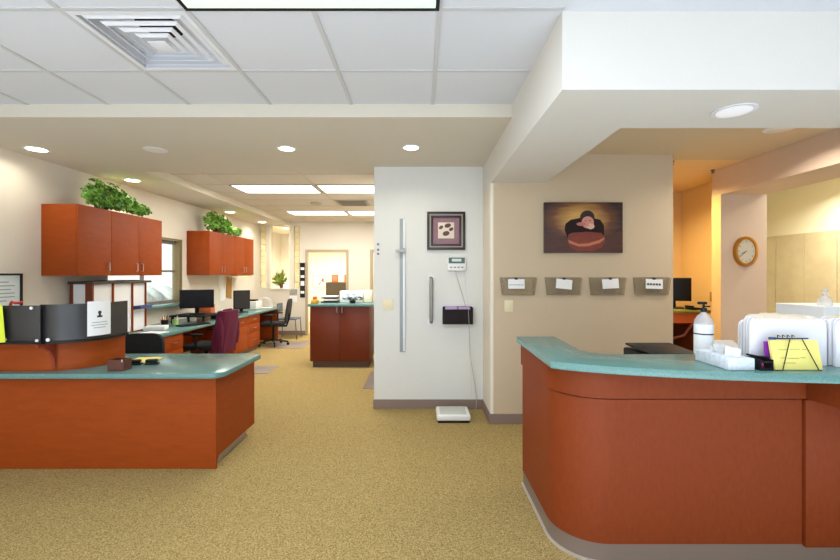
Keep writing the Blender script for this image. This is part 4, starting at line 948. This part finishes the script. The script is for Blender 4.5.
# ------------------------------------------------------------------ front left desk
t = thing('front_desk', 'wide orange-brown front desk with plain panels and a teal top', 'desk', (-2.7, 3.5, 0))
MB().box(-3.88, -1.542, 3.150, 3.172, .002, .699).build('front_panel', 'wood', t)
pl = [(3.173, .02), (3.62, .10), (3.88, .10), (3.88, .699), (3.173, .699)]
f = MB(); face_yz(f, [(3.173, .05), (3.20, .085), (3.88, .085), (3.88, .699), (3.173, .699)], -1.564, -1.542); f.build('end_panel', 'wood', t)
MB().box(-1.60, -1.585, 3.18, 3.80, .002, .10).build('toe_kick', mat('kick_metal', (170, 158, 140), .4, metal=.4), t)
MB().box(-1.584, -1.572, 3.176, 3.79, .0005, .016).build('kick_trim', 'metal', t)
MB().box(-3.0, -2.98, 3.2, 3.84, .0, .699).build('inner_panel', 'wood', t)
tp = [(-3.88, 3.06)] + [(-1.60, 3.06)] + arc(-1.56, 3.16, .10, -90, -10, 8)[1:] + [(-1.455, 3.80)] + arc(-1.475, 3.80, .02, 0, 90, 4) + [(-1.48, 3.84), (-3.88, 3.84)]
tag(MB().prism(tp, .70, LT, .007).build('desk_worktop', 'teal'), 'teal worktop of the front desk with one rounded corner', 'worktop')
# raised curved screen on the desk
def curve_path(off, n=14):
    pts = [(-3.86, 3.13 - off), (-2.86, 3.13 - off)]
    R_ = .36 + off
    pts += arc(-2.86, 3.49, R_, -90, 0, n)[1:] + [(-2.86 + R_, 3.54)]
    return pts
def ribbon(o0, o1, z0, z1, sl=slice(None)):
    a = curve_path(o0)[sl]; b = curve_path(o1)[sl]
    return MB().prism(a + b[::-1], z0, z1)
t = thing('curved_privacy_wall', 'curved wooden privacy wall standing on the front desk worktop', 'privacy wall', (-2.8, 3.2, LT))
ribbon(0, -.035, LT + .001, .962).build('panel', 'wood', t)
ribbon(.02, -.12, .9625, .982).build('cap', 'black_plastic', t)
# concave bracket under the overhang
br = [(2.985, .9615), (3.128, .9615), (3.128, .765)] + [(3.128 - .001 - .14 * (1 - math.cos(a)), .80 + .145 * math.sin(a)) for a in [PI / 2 * i / 8 for i in range(1, 9)]]
f = MB(); face_yz(f, br, -2.755, -2.735); f.build('bracket', mat('bracket_wood', (140, 52, 30), .5), t)
def panel_path(off, x0, a0, a1, n=14):
    R_ = .42 + off
    p_ = []
    if x0 is not None: p_ += [(x0, 3.07 - off)]
    p_ += arc(-2.86, 3.49, R_, a0, a1, n)
    return p_
t = thing('smoked_panel', 'flat dark smoked panel on the privacy wall next to the lime sheet', 'panel', (-3.05, 3.07, .983))
MB().box(-3.30, -2.735, 3.005, 3.013, .9825, 1.243, bev=.002, mtx=RY(0)).build('sheet', 'black_gloss', t)
MB().box(-3.31, -2.72, 2.992, 3.03, .9665, .982).build('rail', 'black_plastic', t)
for (a, b) in ((-2.795, 1.225), (-2.985, 1.0), (-2.755, .99)): MB().cyl((a, 3.0045, b), (a, 2.998, b), .011, n=12).build('clip', 'white_plastic', t)
t = thing('curved_smoked_panel', 'curved dark smoked panel on the privacy wall behind the taped sheet', 'panel', (-2.55, 3.15, .983))
def cp(off, a0=-88, a1=2, n=18):
    return [(-2.765, 3.035 - off)] + arc(-2.72, 3.31, .27 + off, a0, a1, n) + [(-2.445 + off, 3.49)]
MB().prism(cp(0) + cp(-.008)[::-1], .9825, 1.248).build('sheet', 'black_gloss', t)
MB().prism(cp(.012) + cp(-.02)[::-1], .9635, .982).build('rail', 'black_plastic', t)
MB().cyl((-2.70, 3.033, .992), (-2.70, 3.026, .992), .014, n=12).build('clip', 'white_plastic', t)
t = thing('taped_notice', 'white notice with a small dark portrait taped to the curved smoked panel', 'notice', (-2.5, 3.17, .99))
a0, a1 = -38, -2
def np_(off, a, b): return arc(-2.72, 3.31, .27 + off, a, b, 8)
nt_ = MB().prism(np_(.004, a0, a1) + np_(.0025, a0, a1)[::-1], 1.0, 1.262).build('sheet', 'paper', t)
q = MB()
def on_sheet(a, off): return (-2.72 + (.27 + off) * math.cos(math.radians(a)), 3.31 + (.27 + off) * math.sin(math.radians(a)))
pa, pb = on_sheet(-21, .0042), on_sheet(-21, .0052)
q.cyl((pa[0], pa[1], 1.176), (pb[0], pb[1], 1.176), .0125, n=16)
q.prism(np_(.0052, -22.8, -19.2) + np_(.0044, -22.8, -19.2)[::-1], 1.150, 1.168).prism(np_(.0052, -25, -17) + np_(.0044, -25, -17)[::-1], 1.138, 1.152)
q.build('portrait', 'ink', nt_)
q = MB()
for k, (b0, b1) in enumerate(((-32, -9), (-33, -8), (-30, -12))): q.prism(np_(.0052, b0, b1) + np_(.0044, b0, b1)[::-1], 1.098 - k * .02, 1.103 - k * .02)
q.build('text_lines', 'grey_ink', nt_)
tag(MB().box(-3.18, -2.952, 2.972, 2.9745, .985, 1.25, mtx=RY(math.radians(-5), (-2.952, 2.97, .985))).build('lime_sheet', 'lime_paper'), 'bright lime sheet in front of the smoked panel at the picture edge', 'sheet')
t = thing('tape_dispenser', 'small red object peeking over the smoked panel below the certificate', 'dispenser', (-3.0, 3.2, .983))
MB().tube([(-3.06, 3.12, .99), (-3.06, 3.12, 1.24), (-3.05, 3.12, 1.262), (-3.03, 3.12, 1.254), (-2.985, 3.12, 1.256), (-2.975, 3.12, 1.262)], .010, 8).build('arm', 'red', t); MB().box(-3.16, -3.04, 3.08, 3.16, .9825, .995, bev=.003).build('foot', 'red', t)
# things on the front desk worktop
t = thing('wooden_card_box', 'small dark wooden box open at the top on the front desk beside the privacy wall', 'box', (-2.3, 3.17, LT))
bx = MB().box(-2.345, -2.225, 3.13, 3.14, LT + .001, LT + .085).box(-2.345, -2.225, 3.21, 3.22, LT + .001, LT + .085).box(-2.345, -2.335, 3.14, 3.21, LT + .001, LT + .085).box(-2.235, -2.225, 3.14, 3.21, LT + .001, LT + .085).box(-2.335, -2.235, 3.14, 3.21, LT + .001, LT + .008)
bx.build('box', mat('dark_brown_wood', (86, 40, 26), .4), t); MB().box(-2.239, -2.230, 3.128, 3.1295, LT + .07, LT + .09).build('metal_corner', 'metal', t)
tag(MB().box(-2.42, -2.22, 3.40, 3.62, LT + .0005, LT + .012, mtx=RZ(.1, (-2.3, 3.5, 0))).build('yellow_pad', 'yellow_paper'), 'yellow paper pad on the front desk worktop', 'notepad')
for (x, y, lb, sz) in ((-2.30, 3.36, 'black stapler nearer the wooden box on the front desk', .08), (-2.17, 3.38, 'black tape dispenser beside the stapler on the front desk', .07)):
    t = thing('stapler' if sz == .08 else 'tape_roll_holder', lb, 'stapler' if sz == .08 else 'tape dispenser', (x, y, LT), .2)
    MB().box(-sz * .7, sz * .7, -.025, .025, .0005, .014, bev=.004).build('base', 'black_plastic', t, world=False); MB().box(-sz * .65, sz * .6, -.02, .02, .0145, .042, bev=.009).build('top_arm', 'black_plastic', t, world=False)

# ------------------------------------------------------------------ island cabinet in the rear office
t = thing('island_cabinet', 'two-door cherry island cabinet in the rear office', 'cabinet', (-1.25, 6.85, 0))
ix0, ix1, iy0, iy1 = -1.73, -.805, 6.54, 7.25
MB().box(ix0, ix1, iy0 + .02, iy1, .10, .96, bev=.001).build('carcass', 'wood_island', t)
MB().box(ix0 + .03, ix1 - .02, iy0 + .06, iy1 - .03, .0005, .0995).build('toe_kick', mat('kick_brown', (96, 74, 62), .6), t)
xm = -1.265
for (a, b, hx_) in ((ix0 + .002, xm - .002, xm - .04), (xm + .002, ix1 - .002, xm + .04)):
    d = MB().box(a, b, iy0, iy0 + .0195, .105, .955, bev=.002).build('door', 'wood_island', t)
    MB().tube([(hx_, iy0 - .0005, .87), (hx_, iy0 - .025, .875), (hx_, iy0 - .025, .945), (hx_, iy0 - .0005, .95)], .008).build('handle', 'metal', d)
tag(MB().prism([(ix0 - .03, iy0 - .03), (ix1 + .06, iy0 - .03), (ix1 + .06, iy1 + .02), (ix0 - .03, iy1 + .02)], .961, 1.0, .006).build('island_worktop', 'teal'), 'teal top of the island cabinet', 'countertop')
IZ = 1.0005
t = thing('paper_trays', 'dark stacked letter trays on the island top', 'letter tray', (-1.45, 6.9, IZ))
for k in range(3): MB().box(-1.62, -1.36, 6.8, 7.1, IZ + .001 + k * .035, IZ + .02 + k * .035, bev=.003).build('tray', ('grey_screen', 'white_plastic', 'grey_screen')[k], t)
MB().box(-1.60, -1.38, 6.82, 7.08, IZ + .0915, IZ + .105).build('papers', 'paper', t)
t = thing('white_dispenser_box', 'white carton on the island top behind the small flower arrangement', 'box', (-1.0, 7.0, IZ))
MB().box(-1.33, -.94, 6.88, 7.12, IZ, IZ + .19, bev=.006).build('carton', 'paper', t)
MB().box(-1.25, -1.05, 6.8755, 6.8795, IZ + .05, IZ + .14).build('label', mat('blue_label', (190, 200, 222), .6), t)
tag(MB().box(-.93, -.80, 6.86, 7.10, IZ, IZ + .20, bev=.01).build('paper_towel_pack', 'warm_white'), 'upright cream paper pack at the island end by the white centre wall', 'paper pack')
t = thing('flower_arrangement', 'small white and dark flower arrangement on the island top', 'plant', (-1.1, 6.7, IZ))
MB().lathe([(.04, .0), (.055, .04), (.05, .045)], (-1.09, 6.70, IZ), 16).build('bowl', 'black_plastic', t)
q = MB(); rr = random.Random(2)
for k in range(26): q.sph((-1.09 + rr.uniform(-.14, .14), 6.70 + rr.uniform(-.05, .05), IZ + .055 + rr.uniform(0, .05)), (.03, .018, .008), 5)
q.build('leaves', mat('dark_leaf', (40, 52, 40), .6), t)
q = MB()
for k in range(9): q.sph((-1.12 + rr.uniform(-.13, .12), 6.69 + rr.uniform(-.05, .04), IZ + .09 + rr.uniform(0, .04)), .024, 6)
q.build('blossoms', mat('white_blossom', (226, 230, 240), .6), t)
t = thing('orange_toy', 'small orange and yellow dispenser at the near end of the island top', 'dispenser', (-1.65, 6.75, IZ))
MB().box(-1.74, -1.645, 6.62, 6.78, IZ, IZ + .06, bev=.012).build('base', mat('mustard', (214, 160, 48), .5), t); MB().box(-1.72, -1.66, 6.66, 6.74, IZ + .0605, IZ + .11, bev=.01).build('top', 'orange', t)

# ------------------------------------------------------------------ far wall things
t = thing('hanging_file_strip', 'black hanging strip of pockets with white cards beside the far doorway', 'file strip', (-2.88, YF, 1.0))
MB().box(-2.905, -2.785, YF - .024, YF - .0185, .90, 1.74).build('strip', 'black_fabric', t)
for k in range(4): MB().box(-2.89, -2.80, YF - .030, YF - .0245, 1.0 + k * .19, 1.06 + k * .19 + (.05 if k == 1 else 0)).build('card', 'paper', t)
t = thing('wall_calendar', 'small calendar with dark photo hung below the second glass block strip', 'calendar', (-3.05, YF, .8))
MB().box(-3.16, -2.98, YF - .008, YF - .001, .80, .95).build('page', 'paper', t); MB().box(-3.16, -2.98, YF - .009, YF - .001, .955, 1.10).build('photo', mat('calendar_photo', (110, 116, 120), .5, noise=(14, (190, 186, 170), .2)), t)
zc = gz0 + .0005
plant('bright potted plant on the sill of the narrow far window', 'potted_fern', [(-3.36, YF + .0, 1.36, .17, .03, .17, 1.2), (-3.40, YF - .01, 1.30, .14, .03, .10, 1.2)], 130, .16, (-3.36, YF + .0, zc), .05, .12, 'leaf_light', 12, 'pot', .22)
# inside the lit office
t = thing('office_picture', 'framed drawing hung in the lit office beyond the doorway', 'picture', (-3.1, 12.9, 1.1))
frame(-3.32, -2.90, 1.06, 1.42, .025, 12.87, 12.899, 'ivory', 'frame', t)
MB().box(-3.295, -2.925, 12.885, 12.895, 1.085, 1.395).build('drawing', 'paper', t)
f = MB(); face_xz(f, [(-3.20, 1.16), (-3.12, 1.18), (-3.03, 1.34), (-2.98, 1.34), (-2.98, 1.2), (-3.02, 1.22), (-3.05, 1.27), (-3.10, 1.14)], 12.882, 12.8845); f.build('figure', 'frame_grey', t, smooth=False)
t = thing('office_cabinet', 'dark low cabinet in the lit office beyond the doorway', 'cabinet', (-2.35, 12.6, 0))
MB().box(-2.82, -1.6, 12.45, 12.88, .001, 1.22, bev=.004).build('carcass', mat('dark_olive_cab', (62, 52, 36), .5), t)
for a in (-2.80, -2.19): MB().box(a, a + .58, 12.43, 12.449, .05, 1.19).build('door', mat('dark_olive_door%d' % int(a * -100), (66, 56, 40), .5), t)
for x, lb in ((-2.58, 'small orange framed picture on the dark office cabinet, nearer the hung drawing'), (-2.2, 'small orange framed picture on the dark office cabinet, by the door casing')):
    t = thing('small_picture', lb, 'picture', (x, 12.6, 1.221)); MB().box(x - .10, x + .10, 12.6, 12.62, 1.221, 1.45, bev=.004).build('frame', 'orange', t); MB().box(x - .06, x + .06, 12.597, 12.5995, 1.26, 1.41).build('photo', mat('small_photo', (150, 110, 84), .5), t)
